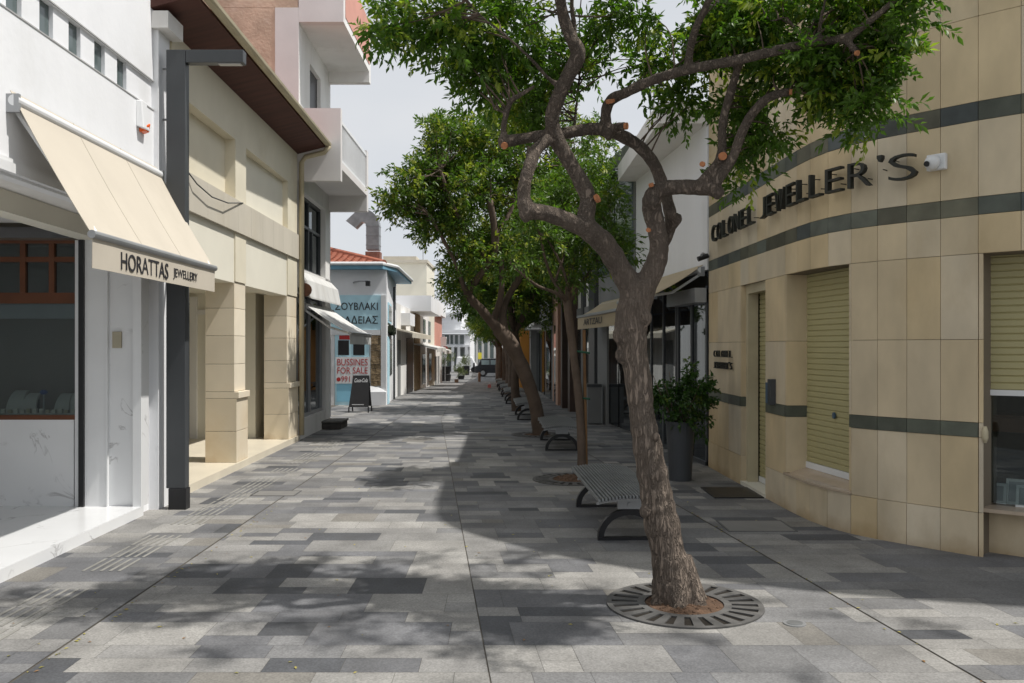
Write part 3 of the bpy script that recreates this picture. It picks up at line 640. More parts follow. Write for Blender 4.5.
b.hexa([(prev[0][0], 26.54, prev[0][1]), (prev[1][0], 26.54, prev[1][1]), (-5.07, 26.54, 5.50), (-4.78, 26.54, 5.28)], [(prev[0][0], 26.91, prev[0][1]), (prev[1][0], 26.91, prev[1][1]), (-5.07, 26.91, 5.50), (-4.78, 26.91, 5.28)])
b.build('elbow', M['galv'], t)
t = thing('wall_floodlight', 'small floodlight on a bracket above the blue cafe sign', 'light', (-4.2, Y0-.3, 3.4))
b = MB(); b.tube([(-4.5, Y0, 3.48), (-4.3, Y0-.25, 3.5), (-4.05, Y0-.3, 3.5)], .025, 8); b.build('bracket', M['steel'], t)
MB().box(-4.1, -3.98, Y0-.36, Y0-.24, 3.36, 3.5).build('lamp_head', M['black'], t)
# sandwich board
t = thing('sandwich_board', 'black pavement sandwich board with white logo at its top in front of the cafe', 'sandwich board', (-3.86, 22, 0))
def bd(yb, yt, nm):
    b = MB(); zb, zt = .14, .93; lrp = lambda z: yb+(yt-yb)*z/.93
    xl, xr = (-4.10, -3.60); tl, tr_ = (-4.02, -3.62)
    b.hexa([(xl, lrp(zb), zb), (xr, lrp(zb), zb), (xr, lrp(zb)+.02, zb), (xl, lrp(zb)+.02, zb)], [(tl, lrp(zt), zt), (tr_, lrp(zt), zt), (tr_, lrp(zt)+.02, zt), (tl, lrp(zt)+.02, zt)])
    b.build('panel', M['board'], t)
    for s_ in (0, 1):
        c = MB(); X = xl-.01 if s_ == 0 else xr-.02; c.hexa([(X, yb, 0), (X+.03, yb, 0), (X+.03, yb+.03, 0), (X, yb+.03, 0)], [(X, lrp(zb), zb), (X+.03, lrp(zb), zb), (X+.03, lrp(zb)+.03, zb), (X, lrp(zb)+.03, zb)]); c.build('leg', M['black'], t)
bd(21.8, 22.02, 'front'); bd(22.35, 22.06, 'back')
b = MB(); yy = lambda z: 21.8+.22*z/.93-.004
put_text(b, 'Coca-Cola', (-3.98, yy(.78), .76), (1, 0, 0), (0, .23, 1), .33, .10, .003, shear=.35)
put_text(b, 'coffee & drinks', (-4.03, yy(.20), .19), (1, 0, 0), (0, .23, 1), .34, .03, .003) if False else b.box(-4.02, -3.72, yy(.2)-.002, yy(.2), .195, .212)
b.build('white_logo', M['whitepaint'], t)
# ------------------------------------------------------------ LEFT E..: more houses on the left
E = thing('cream_flat_roof_building', 'tall plain cream building with flat roof rising behind the cafe', 'building', (-7, 46, gz(46)))
MB().box(-14, XL(45)-.02+.0, 44.5, 49, -1, 5.95).build('wall', M['creamlite'], E)
b = MB(); b.box(-14, XL(45)+.05, 44.35, 49, 5.95, 6.1); b.box(-6.6, -4.9, 44.6, 46, 6.1, 6.3); b.build('parapet', M['band'], E)
b = MB(); b.tube([(-4.6, 45, 6.1), (-4.62, 45, 8.0)], .02, 6); b.tube([(-4.8, 45, 7.6), (-4.4, 45, 7.6)], .015, 5); tag(b.build('rooftop_aerial', M['steel']), 'thin aerial mast on the cream flat roof', 'aerial')
Fb = thing('white_terrace_shops', 'low white terrace of old shops with brown stone pillar and projecting white box storey', 'building', (-5, 35, gz(35)))
b = MB(); b.fb('L', 30.25, 49.2, -5, 0, -.8, 3.2); b.build('wall', M['white2'], Fb)
b = MB(); b.fb('L', 35.6, 42.0, -4, .85, 3.12, 3.76); b.build('box_storey', M['white'], Fb)
b = MB(); b.fb('L', 37.2, 40.0, 0, .04, gz(38), 3.1); b.build('stone_pillar', M['rough'], Fb)
MB().fb('L', 30.9, 31.7, 0, .03, gz(32), 1.9).build('door', M['greyr'], Fb); MB().fb('L', 34.0, 36.7, -.0, .03, gz(35), 2.0).build('door', M['black'], Fb)
for ya, yb in ((41.4, 43.2), (45.6, 47.2)): MB().fb('L', ya, yb, 0, .03, gz(42)+.2, 1.3).build('shop_window', M['greyglass'], Fb)
for ya, yb in ((42.0, 43.2), (45.2, 46.6)): MB().fb('L', ya, yb, 0, .03, 1.9, 3.0).build('window', M['greyglass'], Fb)
b = MB(); b.fb('L', 32.0, 33.8, 0, .35, 2.45, 2.9); b.build('meter_box', M['white'], Fb)
def can(name, lab, y0, y1, o, z0, z1, m, grp):
    t = thing(name, lab, 'awning', (XL(y0)+o/2, (y0+y1)/2, z0), grp)
    b = MB(); b.hexa([(XL(y0), y0, z1), (XL(y0)+o, y0, z0+.02), (XL(y1)+o, y1, z0+.02), (XL(y1), y1, z1)], [(XL(y0), y0, z1+.06), (XL(y0)+o, y0, z0+.07), (XL(y1)+o, y1, z0+.07), (XL(y1), y1, z1+.06)]); b.build('canvas', m, t)
    b = MB(); b.fb('L', y0, y1, o, o+.02, z0-.12, z0+.06); b.build('valance', m, t)
can('awning', 'long brown canopy over the doors beyond the cafe', 30.6, 39.5, .55, 2.1, 2.25, M['band'], None)
can('awning', 'white awning below the projecting white box storey', 37.0, 43.6, 1.0, 1.55, 1.75, M['canvasw'], None)
can('awning', 'white awning on the salmon pink house', 44.0, 51.0, .9, 1.40, 1.62, M['canvasw'], None)
K = thing('salmon_pink_house', 'salmon pink house with white ground floor and white roof edge', 'building', (-6, 53, gz(53)))
b = MB(); b.fb('L', 49.25, 57, -6, 0, -1.2, 1.6); b.build('ground_floor_wall', M['white2'], K)
b = MB(); b.fb('L', 49.25, 57, -6, 0, 1.6, 3.55); b.build('upper_wall', M['pink'], K)
b = MB(); b.fb('L', 49.0, 57.2, -6, .25, 3.55, 4.3); b.build('roof_edge', M['white'], K)
for ya, yb in ((50, 51.6), (52.6, 54)): MB().fb('L', ya, yb, 0, .03, gz(51), 1.1).build('door', M['greyr'], K)
t = thing('air_conditioner', 'white air conditioner unit on the end of the salmon pink house', 'air conditioner', (-4.4, 57, 1.6))
b = MB(); b.fb('L', 55.6, 56.5, .0, .35, 1.7, 2.3); b.build('housing', M['whitepaint'], t); b = MB(); b.fb('L', 55.7, 56.4, .352, .36, 1.78, 2.2); b.build('grille', M['greyr'], t)
t = thing('no_entry_sign', 'round red no entry sign with white bar beside the salmon pink house', 'road sign', (-4.25, 58, gz(58)))
b = MB(); b.tube([(-4.46, 58, gz(58)), (-4.46, 58, 1.7)], .03, 8); b.build('post', M['steel'], t)
b = MB(); b.tube([(-4.46, 57.93, 1.50), (-4.46, 57.95, 1.50)], .21, 24); b.build('disc', M['red'], t)
MB().box(-4.61, -4.31, 57.92, 57.929, 1.46, 1.54).build('white_bar', M['whitepaint'], t)
# house rows behind the left fronts, and the far end of the street
G = thing('white_corner_building', 'large white building with balconies and columns closing the far end of the street', 'building', (-8, 100, -1.1))
g0 = 98.0; XG = lambda px: (px-CX)*g0/F; ZG = lambda py: EYE+(HY-py)*g0/F
b = MB(); b.box(-30, XG(470), g0, 112, -1.2, ZG(334)); b.box(-30, XG(461), g0-.5, 112, ZG(330), ZG(312)); b.box(-30, XG(459), g0-.2, 112, ZG(312), ZG(296)); b.build('wall', M['white'], G)
b = MB(); b.box(-30, XG(471), g0-1.6, g0, ZG(333), ZG(330)); b.box(-30, XG(462), g0-1.4, g0-.5, ZG(316), ZG(313)); b.box(-30, XG(470), g0-1.0, g0, ZG(347), ZG(345)); b.build('balcony_slab', M['white'], G)
b = MB()
for k in range(22): x = XG(440)+k*.17; b.box(x, x+.05, g0-1.55, g0-1.5, ZG(330), ZG(324))
b.box(XG(430), XG(463), g0-1.56, g0-1.5, ZG(324), ZG(323)); b.build('railing', M['whitepaint'], G)
for x0, x1 in ((445, 449), (450.5, 453), (455, 458), (460, 464)):
    MB().box(XG(x0), XG(x1), g0-.06, g0-.01, ZG(344), ZG(335)).build('window', M['greyglass'], G)
for x0, x1 in ((446, 451), (453, 457), (459.5, 464)):
    MB().box(XG(x0), XG(x1), g0-.06, g0-.01, ZG(371), ZG(348)).build('shop_window', M['greyglass'], G)
for px in (445, 452, 458, 465.5):
    MB().box(XG(px), XG(px)+.3, g0-1.0, g0-.7, -1.1, ZG(347)).build('column', M['whitepaint'], G)
H2 = thing('pale_far_building', 'pale grey far building with tall windows right of the white corner building', 'building', (-3, 112, -1.1))
b = MB(); b.box(XG(470)+.1, 9, 110, 120, -1.2, 5.6); b.build('wall', M['white2'], H2)
for px in range(472, 500, 6): x = (px-CX)*110/F; MB().box(x, x+.45, 109.93, 110, -.8, 3.2).build('window', M['greyglass'], H2)
t = thing('yellow_sign_panel', 'bright yellow sign panel beyond the parked car', 'sign', (-3.8, 105, 0))
x = (478-CX)*105/F; MB().box(x, x+.45, 105, 105.1, ZG(360)*1.0, ZG(353)).build('panel', M['yellow'], t); MB().box(x+.1, x+.2, 105.1, 105.2, -1.1, ZG(350)).build('post', M['steel'], t)
t = thing('white_van', 'white van parked at the far end behind the dark car', 'van', (-4.6, 94, -1.1))
b = MB(); b.hexa([(-6.1, 93, -.8), (-3.6, 93, -.8), (-3.6, 94.8, -.8), (-6.1, 94.8, -.8)], [(-5.9, 93.1, .6), (-4.3, 93.1, .6), (-4.3, 94.7, .6), (-5.9, 94.7, .6)]); b.build('body', M['whitepaint'], t, bevel=.1)
for x in (-5.6, -4.1): b = MB(); cyl(b, (x, 92.95, -.78), .3, .2, 'y'); b.build('wheel', M['black'], t)
# side rows so that the street is closed on both sides
def plain(name, lab, x0, x1, y0, y1, z, m, zb=-1.3):
    t = thing(name, lab, 'building', ((x0+x1)/2, (y0+y1)/2, gz(y0)))
    MB().box(x0, x1, y0, y1, zb, z).build('wall', m, t); MB().box(x0-.1, x1+.1, y0-.1, y1+.1, z, z+.15).build('parapet', M['white2'], t); return t
plain('grey_back_building', 'plain grey building closing the alley behind the cafe', -16, -11.05, 19, 40, 4.2, M['greyr'])
plain('white_block', 'white block at the far left beyond the pink house', -16, -7.6, 60, 78, 3.2, M['white2'])

# ------------------------------------------------------------ RIGHT: curved jeweller
J = thing('curved_jewellery_building', 'yellow stone clad jewellery shop with curved front, slate bands and khaki roller shutters', 'building', (6, 9, 0))
BP = [(2.71, 11.98, 'w'), (2.72, 11.5, 'w'), (2.731, 10.97, 'w'), (2.74, 10.44, 'd'), (2.75, 10.12, 'd'), (2.76, 9.80, 'd'), (2.768, 9.47, 'w'), (2.785, 8.87, 'v'), (2.80, 8.55, 'v'), (2.825, 8.24, 'v'), (2.885, 7.94, 'v'),
      (2.99, 7.67, 'w'), (3.13, 7.45, 'w'), (3.29, 7.25, 'w'), (3.47, 7.045, 'w'), (3.66, 6.83, 'x'), (3.88, 6.63, 'x'), (4.12, 6.43, 'x'), (4.38, 6.25, 'x'), (4.66, 6.07, 'x'), (4.95, 5.92, 'w'), (5.3, 5.76, 'w'), (5.7, 5.62, 'w'), (6.1, 5.50, 'w'), (6.6, 5.38, 'w'), (7.2, 5.28, 'w'), (7.9, 5.2, 'w'), (8.7, 5.14, 'w'), (9.6, 5.1, 'w')]
HEAD = 2.385; TOP = 5.6
def seg(i):
    a = Vector(BP[i][:2]+(0,)); c = Vector(BP[i+1][:2]+(0,)); d = (c-a); n = Vector((d.y, -d.x, 0)).normalized(); 
    if n.x > 0 and n.y > 0: n = -n
    if n.dot(Vector((-1, -1, 0))) < 0: n = -n
    return a, c, n
def panel(mb, a, c, n, z0, z1, col, out_=0.0, th=.03, g=.002):
    d = (c-a).normalized(); p = a+d*g+n*out_; q = c-d*g+n*out_
    B_ = [p, q, q-n*th, p-n*th]; mb.hexa([(v.x, v.y, z0+g) for v in B_], [(v.x, v.y, z1-g) for v in B_], col)
def jc():
    k = random.uniform(.94, 1.05); t = random.random(); a = (.62, .49, .295); b_ = (.61, .53, .40)
    return tuple((x+(y-x)*t)*k for x, y in zip(a, b_))
wall = MB(); band = MB(); bandm = MB(); bandu = MB(); core = MB(); random.seed(21)
ROWS_LOW = [0, .35, .94, 1.055, 1.71, HEAD]; ROWS_UP = [HEAD, 2.69, 2.83, 3.43, 3.58, 4.25, 4.9, TOP]
for i in range(len(BP)-1):
    a, c, n = seg(i); ty = BP[i][2]
    for z0, z1 in zip(ROWS_UP, ROWS_UP[1:]):
        if abs(z0-2.69) < .01 or abs(z0-3.43) < .01:
            k = random.uniform(.65, 1.3); hc = random.choice(((.105, .115, .092), (.12, .118, .085), (.085, .10, .10), (.10, .112, .095))); panel(band if z0 < 3 else bandu, a, c, n, z0, z1, tuple(v*k for v in hc), .002)
        else: panel(wall, a, c, n, z0, z1, jc())
    panel(core, a, c, n, HEAD, TOP, None, -.028, .35, 0)
    if ty == 'w':
        for z0, z1 in zip(ROWS_LOW, ROWS_LOW[1:]):
            if abs(z0-.94) < .01: k = random.uniform(.8, 1.2); panel(bandm, a, c, n, z0, z1, (.10*k, .11*k, .085*k), .006)
            else: panel(wall, a, c, n, z0, z1, jc(), .006 if z0 == 0 else 0)
        panel(core, a, c, n, 0, HEAD, None, -.028, .35, 0)
    elif ty == 'v': panel(wall, a, c, n, 0, .35, jc(), .006); panel(core, a, c, n, 0, .35, None, -.028, .3, 0)
    elif ty == 'x': panel(wall, a-n*.22, c-n*.22, n, 0, .35, jc()); panel(core, a-n*.22, c-n*.22, n, 0, .35, None, -.028, .2, 0)
# jambs (reveals): facing the camera and away
def jamb(x, y, n, d, z0=0.0, z1=HEAD, sgn=1, band_=True):
    p = Vector((x, y, 0)); q = p-n*d; t_ = Vector((-n.y, n.x, 0))*.03*sgn
    zs = [z for z in ROWS_LOW if z >= z0]
    if z0 not in zs: zs = [z0]+zs
    for a0, a1 in zip(zs, zs[1:]):
        B_ = [p, q, q+t_, p+t_]; mm = bandm if (abs(a0-.94) < .01 and band_) else wall
        mm.hexa([(v.x, v.y, a0+.002) for v in B_], [(v.x, v.y, a1-.002) for v in B_], (.10, .11, .085) if mm is bandm else jc())
_, _, n0 = seg(3); jamb(2.7425, 10.437, n0, .26, sgn=1); jamb(2.77, 9.475, n0, .26, sgn=-1)
_, _, n1 = seg(7); jamb(2.7875, 8.867, Vector((-1, 0, 0)), .24, .376, sgn=1); _, _, n2 = seg(11); jamb(2.992, 7.675, Vector((-.97, -.25, 0)).normalized(), .2, .376, sgn=-1)
_, _, n3 = seg(15); jamb(3.664, 6.827, Vector((-.50, -.866, 0)), .30, 0, sgn=1, band_=False)
cor = MB()  # unseen overhang, added to push the building's shadow edge outward
for i in range(len(BP)-1):
    a, c, n = seg(i); o1 = seg(i-1)[2] if i else n; o2 = seg(i+1)[2] if i < len(BP)-2 else n; na = (n+o1).normalized(); nc = (n+o2).normalized()
    q = [a+na*.38, c+nc*.38, c-nc*.3, a-na*.3]; cor.hexa([(v.x, v.y, TOP+.003) for v in q], [(v.x, v.y, TOP+.16) for v in q])
cor.build('added_shade_cornice', M['jstone'], J)
jw = wall.build('stone_wall', M['jstone'], J); band.build('slate_band', M['slate'], J); bandu.build('slate_band', M['slate'], J); bandm.build('slate_band', M['slate'], J); core.build('inner_wall', M['mortar'], J)
b = MB(); pts = [(x, y) for x, y, _ in BP]; ins = [(x+.6, y+.3) for x, y in pts]
b.prism([(3.4, 11.9)]+[(x+.55, y+.45) for x, y in pts if y < 8]+[(9.6, 11.9)], TOP-.1, TOP-.02); b.box(3.3, 9.6, 11.8, 11.95, 0, TOP); b.box(9.5, 9.6, 5.6, 11.9, 0, TOP); b.build('flat_roof', M['greyr'], J)
# door
MB().box(2.95, 3.0, 9.46, 10.46, 0, HEAD).build('back_panel', M['darkroom'], J)
b = MB(); b.box(2.80, 2.92, 10.32, 10.45, 0, HEAD); b.box(2.80, 2.90, 9.47, 10.32, 2.28, HEAD); b.box(2.85, 2.9, 9.47, 9.53, 0, 2.28); b.build('door_frame', M['gutter'], J)
def shutter(pa, pb, z0, z1, name, pitch=.055, rail=.06):
    pa = Vector((*pa, 0)); pb = Vector((*pb, 0)); d = (pb-pa); n = Vector((d.y, -d.x, 0)).normalized()
    if n.x > 0: n = -n
    b = MB(); z = z0+rail
    while z < z1:
        zt = min(z+pitch, z1)
        for (u0, o0, u1, o1) in ((0, .0, .15, .010), (.15, .010, .85, .010), (.85, .010, 1, 0)):
            A_ = pa+n*o0; B_ = pb+n*o0; C_ = pb+n*o1; D_ = pa+n*o1; h = zt-z
            b.quad((A_.x, A_.y, z+h*u0), (B_.x, B_.y, z+h*u0), (C_.x, C_.y, z+h*u1), (D_.x, D_.y, z+h*u1))
        z = zt
    o = b.build(name, M['shutter'], J)
    B_ = [pa+n*.02, pb+n*.02, pb-n*.01, pa-n*.01]; r = MB(); r.hexa([(v.x, v.y, z0) for v in B_], [(v.x, v.y, z0+rail) for v in B_]); r.build('bottom_rail', M['whitepaint'], o)
    return o
shutter((2.95, 10.33), (2.95, 9.46), .06, 2.3, 'door_shutter')
w2 = shutter((3.0, 8.875), (3.16, 7.60), .43, HEAD, 'window_shutter')
b = MB(); b.tube([(3.06, 8.25, 1.0), (3.045, 8.25, 1.0)], .03, 12); b.build('round_sticker', M['bluebox'], w2)
b = MB(); b.hexa([(2.79, 8.87, .352), (3.0, 7.675, .352), (3.2, 7.62, .352), (3.02, 8.87, .352)], [(2.79, 8.87, .366), (3.0, 7.675, .366), (3.19, 7.62, .44), (3.01, 8.87, .44)])
for i in range(7, 11):
    a, c, n = seg(i); B_ = [a+n*.02, c+n*.02, c-n*.22, a-n*.22]; b.hexa([(v.x, v.y, .351) for v in B_], [(v.x, v.y, .374) for v in B_])
b.build('window_sill', mat('polished_stone_sill', (.46, .37, .28), .25, .15, 3), J)
# third window, half open
n3 = seg(16)[2]; nv = Vector((-.50, -.866, 0)); q0 = Vector((3.67, 6.825, 0))-nv*.26; q1 = Vector((4.95, 5.92, 0))-nv*.22
sh3 = shutter((q0.x, q0.y), (q1.x, q1.y), 1.262, HEAD, 'display_shutter', pitch=.056, rail=.045)
b = MB(); d3 = (q1-q0).normalized()
def qb(mb, s0, s1, i0, i1, z0, z1, col=None):
    P_ = [q0+d3*s0-n3*i0, q0+d3*s1-n3*i0, q0+d3*s1-n3*i1, q0+d3*s0-n3*i1]; mb.hexa([(v.x, v.y, z0) for v in P_], [(v.x, v.y, z1) for v in P_], col)
qb(b, 0, 1.58, -.22, .5, .352, .38); b.build('window_sill', MATS['polished_stone_sill'], J)
L3 = 1.58
b = MB(); qb(b, 0, L3, .0, .012, .40, 1.26); b.build('display_glass', M['glass'], J)
b = MB(); qb(b, 0, L3, .5, .52, .38, 1.3); qb(b, -.02, 0, .02, .5, .38, 1.3); qb(b, L3, L3+.02, .02, .5, .38, 1.3); qb(b, 0, L3, .02, .5, 1.3, 1.31); b.build('display_back', mat('dark_slate_cloth', (.05, .055, .06), .9, .2), J)
b = MB(); qb(b, 0, L3, .05, .45, 1.08, 1.10); qb(b, 0, L3, .02, .04, .97, 1.08); b.build('display_shelf', M['wood'], J)
def pframe(s_, i_, wd, h, lab, tilt=.25):
    p = q0+d3*s_-n3*i_; t = thing('photo_frame', lab, 'picture frame', (p.x, p.y, .38))
    def bx(mb, a0, a1, z0, z1, t0, t1):
        f = lambda s, z, o: q0+d3*(s_+s)-n3*(i_+tilt*z+o)
        P_ = [f(a0, z0, t0), f(a1, z0, t0), f(a1, z0, t1), f(a0, z0, t1)]; Q_ = [f(a0, z1, t0), f(a1, z1, t0), f(a1, z1, t1), f(a0, z1, t1)]
        mb.hexa([(v.x, v.y, .38+z0) for v in P_], [(v.x, v.y, .38+z1) for v in Q_])
    m_ = MB(); e = .022; bx(m_, 0, wd, 0, e, 0, .02); bx(m_, 0, wd, h-e, h, 0, .02); bx(m_, 0, e, e, h-e, 0, .02); bx(m_, wd-e, wd, e, h-e, 0, .02); m_.build('silver_border', mat('polished_silver', (.80, .80, .78), .25, 0, metal=.1), t)
    m_ = MB(); bx(m_, e, wd-e, e, h-e, .012, .02); m_.build('picture', M['steel'], t)
pframe(.04, .1, .12, .16, 'small tarnished silver frame at the left of the shop display'); pframe(.15, .12, .15, .20, 'taller silver frame behind in the shop display'); pframe(.24, .02, .20, .17, 'bright white and silver frame at the front of the shop display'); pframe(.50, .1, .14, .18, 'silver frame at the right of the shop display')
t = thing('hanging_price_tag', 'small cream oval switch on the edge of the stone pier', 'switch', (3.68, 6.80, 1.2))
b = MB(); p = Vector((3.675, 6.815, 0)); b.tube([(p.x+.02, p.y-.02, .90), (p.x+.02, p.y-.02, .94), (p.x+.02, p.y-.02, .99), (p.x+.02, p.y-.02, 1.03)], [.012, .024, .024, .012], 10); b.build('knob', M['gutter'], t, smooth=True)
# sign letters along the curve
cum = [0.0]
for i in range(len(BP)-1): a, c, n = seg(i); cum.append(cum[-1]+(c-a).length)
def along(s_):
    for i in range(len(cum)-1):
        if s_ <= cum[i+1]:
            a, c, n = seg(i); u = (s_-cum[i])/(cum[i+1]-cum[i]); return a.lerp(c, u), (c-a).normalized(), n
def s_of_px(px):
    best = None
    for k in range(1200):
        s_ = k*.005; p, d, n = along(s_); q = p.x/p.y*F+CX
        if q >= px: return s_
SG = thing('shop_sign_lettering', 'raised dark metal letters reading COLONEL JEWELLERS on the curved stone front', 'sign', (2.7, 9.5, 3.03))
def word(txt, s0, s1, z, h, parent, m, dep=.05, stand=.05, wts=None):
    wd = wts or [1.0]*len(txt); tot = sum(wd); s_ = s0
    for ch, k in zip(txt, wd):
        w_ = (s1-s0)*k/tot
        p, d, n = along(s_+w_*.5); b = MB()
        ww = w_*(.80 if ch != "'" else .5); hh = h*(1 if ch != "'" else .25); z_ = z if ch != "'" else z+h*.85
        o = p - d*ww/2 + n*stand + Vector((0, 0, z_)); put_text(b, ch, o, d, (0, 0, 1), ww, hh, dep, thin=.014)
        c0 = p+n*.0+Vector((0, 0, z_+hh*.8))
        if stand > .03:
            b.tube([c0-d*ww*.3, c0-d*ww*.3+n*(stand+.01)], .005, 5); b.tube([c0+d*ww*.3-Vector((0, 0, h*.5)), c0+d*ww*.3-Vector((0, 0, h*.5))+n*(stand+.01)], .005, 5)
        b.build('letter', m, parent); s_ += w_
word('COLONEL', s_of_px(717), s_of_px(761), 3.03, .215, SG, M['letters'], .04)
word("JEWELLER'S", s_of_px(768), s_of_px(925), 3.03, .215, SG, M['letters'], wts=[.8, .95, 1.25, .95, .9, .9, .95, 1.05, .35, 1.1])
SG2 = thing('small_shop_sign', 'two short lines of small dark letters beside the shop door', 'sign', (2.72, 11, 1.45))
word('COLONEL', s_of_px(715.5), s_of_px(734), 1.52, .085, SG2, M['letters'], .02, .015); word("JEWELLER'S", s_of_px(715.5), s_of_px(734), 1.37, .085, SG2, M['letters'], .02, .015)
# cctv, box, mat
p, d, n = along(s_of_px(938)); t = thing('dome_camera', 'white dome security camera right of the big sign lettering', 'security camera', (p.x, p.y, 3.05))
b = MB(); P_ = [p-d*.075, p+d*.075, p+d*.075+n*.05, p-d*.075+n*.05]; b.hexa([(v.x, v.y, 3.08) for v in P_], [(v.x, v.y, 3.21) for v in P_]); b.build('mount', M['whitepaint'], t, bevel=.008)
b = MB(); c = p+n*.05-d*.02+Vector((0, 0, 3.14)); b.tube([c, c+n*.03, c+n*.055, c+n*.07], [.062, .06, .045, .02], 16); b.build('dome', M['whitepaint'], t, smooth=True)
b = MB(); c2 = c+n*.06-d*.02+Vector((0, 0, -.015)); b.tube([c2, c2+n*.02], .022, 12); b.build('lens', M['black'], t)
p, d, n = along(s_of_px(723)-.15); t = thing('bullet_camera', 'small security camera at the far end of the curved stone front', 'security camera', (2.71, 11.9, 2.85))
b = MB(); q = Vector((2.71, 11.95, 2.90)); b.tube([q, q+Vector((-.1, -.02, .03)), q+Vector((-.13, -.1, 0))], .018, 8); b.build('bracket', M['steel'], t)
b = MB(); b.tube([q+Vector((-.03, -.05, .0)), q+Vector((-.17, -.06, -.05))], .035, 10); b.build('body', M['black'], t)
p, d, n = along(s_of_px(773)); t = thing('letter_box', 'small blue grey metal letter box on the stone pier right of the shop door', 'letter box', (p.x, p.y, 1.05))
b = MB(); P_ = [p-d*.10, p+d*.02, p+d*.02+n*.05, p-d*.10+n*.05]; b.hexa([(v.x, v.y, 1.05) for v in P_], [(v.x, v.y, 1.27) for v in P_]); b.build('box', M['bluebox'], t)
b = MB(); P_ = [p+d*.0, p+d*.09, p+d*.09+n*.06, p+d*.0+n*.06]; b.hexa([(v.x, v.y, 1.04) for v in P_], [(v.x, v.y, 1.31) for v in P_]); b.build('back_plate', M['darkmetal'], t)
tag(MB().box(2.20, 2.74, 9.45, 10.15, .006, .018).build('door_mat', M['black']), 'black rubber door mat at the jewellery shop door', 'mat')
MB().box(2.74, 2.99, 9.47, 10.44, 0, .05).build('threshold', M['creamlite'], J)

# ------------------------------------------------------------ RIGHT: white building with big slab
Hb = thing('white_slab_building', 'white building with a deep projecting roof slab and dark glazed shops behind the big tree', 'building', (4, 14, 0))
b = MB(); b.hexa([(2.70, 12.02, 2.72), (9, 12.02, 2.72), (9, 16.2, 2.72), (2.31, 16.2, 2.72)], [(2.70, 12.02, 4.74), (9, 12.02, 4.74), (9, 16.2, 4.74), (2.31, 16.2, 4.74)])
b.box(3.4, 9, 12.02, 16.2, 0, 2.7); b.fb('R', 16.0, 16.2, -.3, 0, 0, 2.72); b.build('wall', M['white'], Hb)
b = MB(); b.hexa([(2.02, 12.02, 4.74), (9, 12.02, 4.74), (9, 16.25, 4.74), (1.98, 16.25, 4.74)], [(2.02, 12.02, 5.04), (9, 12.02, 5.04), (9, 16.25, 5.04), (1.98, 16.25, 5.04)]); b.build('roof_slab', M['white2'], Hb)
b = MB(); b.box(4.2, 9, 12.1, 16.2, 5.04, 6.6); b.build('upper_storey', M['white2'], Hb)
b = MB()
for y in (12.6, 13.0, 13.3): b.tube([(2.12, y, 5.04), (2.12, y, 5.75)], .012, 6)
b.build('roof_rods', M['steel'], Hb)
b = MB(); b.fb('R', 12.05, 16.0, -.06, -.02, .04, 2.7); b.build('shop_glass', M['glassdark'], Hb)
b = MB()
for y in (12.05, 12.75, 13.45, 13.55, 14.3, 15.1, 15.9): b.fb('R', y, y+.06, -.05, 0, 0, 2.5)
b.fb('R', 12.05, 16.0, -.05, .02, 0, .06); b.build('shop_frame', M['darkmetal'], Hb)
b = MB(); b.fb('R', 12.05, 13.5, -.02, .16, 2.27, 2.47); b.build('shutter_box', M['steel'], Hb)
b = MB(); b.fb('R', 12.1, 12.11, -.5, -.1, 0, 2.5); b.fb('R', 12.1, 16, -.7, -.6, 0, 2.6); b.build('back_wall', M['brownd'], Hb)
awning('awning', 'half rolled beige awning with brown underside beside the curved stone shop', 'R', 12.15, 14.4, .72, 2.80, 2.38, .12, M['canvas2'])
t, v = awning('awning', 'beige awning with dark lettering on its front, half hidden by the big tree trunk', 'R', 14.7, 18.9, .55, 2.62, 2.30, .27, M['canvas2'])
b = MB(); put_text(b, 'ARTZAU', (XR(18.2)-.57, 18.2, 2.10), (XR(16.5)-XR(18.2), -1.7, 0), (0, 0, 1), 1.7, .13, .004); b.build('lettering', M['textblack'], v)
# planter by the shop
PLB = (2.08, 10.75)
t = thing('potted_plant', 'leafy green shrub in a tall charcoal tapered planter beside the dark shop', 'potted plant', (PLB[0], PLB[1], 0))
b = MB(); b.tube([(PLB[0], PLB[1], .006), (PLB[0], PLB[1], .70), (PLB[0], PLB[1], .70), (PLB[0], PLB[1], .735), (PLB[0], PLB[1], .735), (PLB[0], PLB[1], .66)], [.135, .175, .185, .187, .165, .16], 28); b.build('pot', M['pot'], t, smooth=False)
POTTED = t
# more right-hand fronts
def front(name, lab, y0, y1, z, m, parts):
    t = thing(name, lab, 'building', (XR((y0+y1)/2)+2.5, (y0+y1)/2, gz(y0)))
    b = MB(); ys = [y0]+[r[0] for r in RT if y0 < r[0] < y1]+[y1]
    if name == 'grey_shop_row': b.prism([(.74, 34.0), (3, 34.0), (3, 35.9), (.72, 35.9)], -1.3, 5.0)
    for a, c in zip(ys, ys[1:]):
        b.hexa([(XR(a), a, -1.3), (8, a, -1.3), (8, c, -1.3), (XR(c), c, -1.3)], [(XR(a), a, z), (8, a, z), (8, c, z), (XR(c), c, z)])
    b.build('wall', m, t)
    for nm, mm, lst in parts:
        for (ya, yb, o, z0, z1) in lst: MB().fb('R', ya, yb, -.05, o, z0, z1).build(nm, mm, t)
    return t
front('grey_glazed_shop', 'grey shop front with green tinted first floor glazing beyond the white slab building', 16.27, 19.3, 5.6, M['greyr'],
      [('first_floor_glazing', M['greyglass'], [(16.4, 17.7, .03, 3.2, 5.3), (17.8, 19.2, .03, 3.2, 5.3)]), ('shop_glass', M['glassdark'], [(16.4, 17.3, .04, .05, 2.4), (17.4, 18.2, .04, .05, 2.4)]), ('door', M['greyr'], [(18.3, 19.2, .06, 0, 2.35)])])
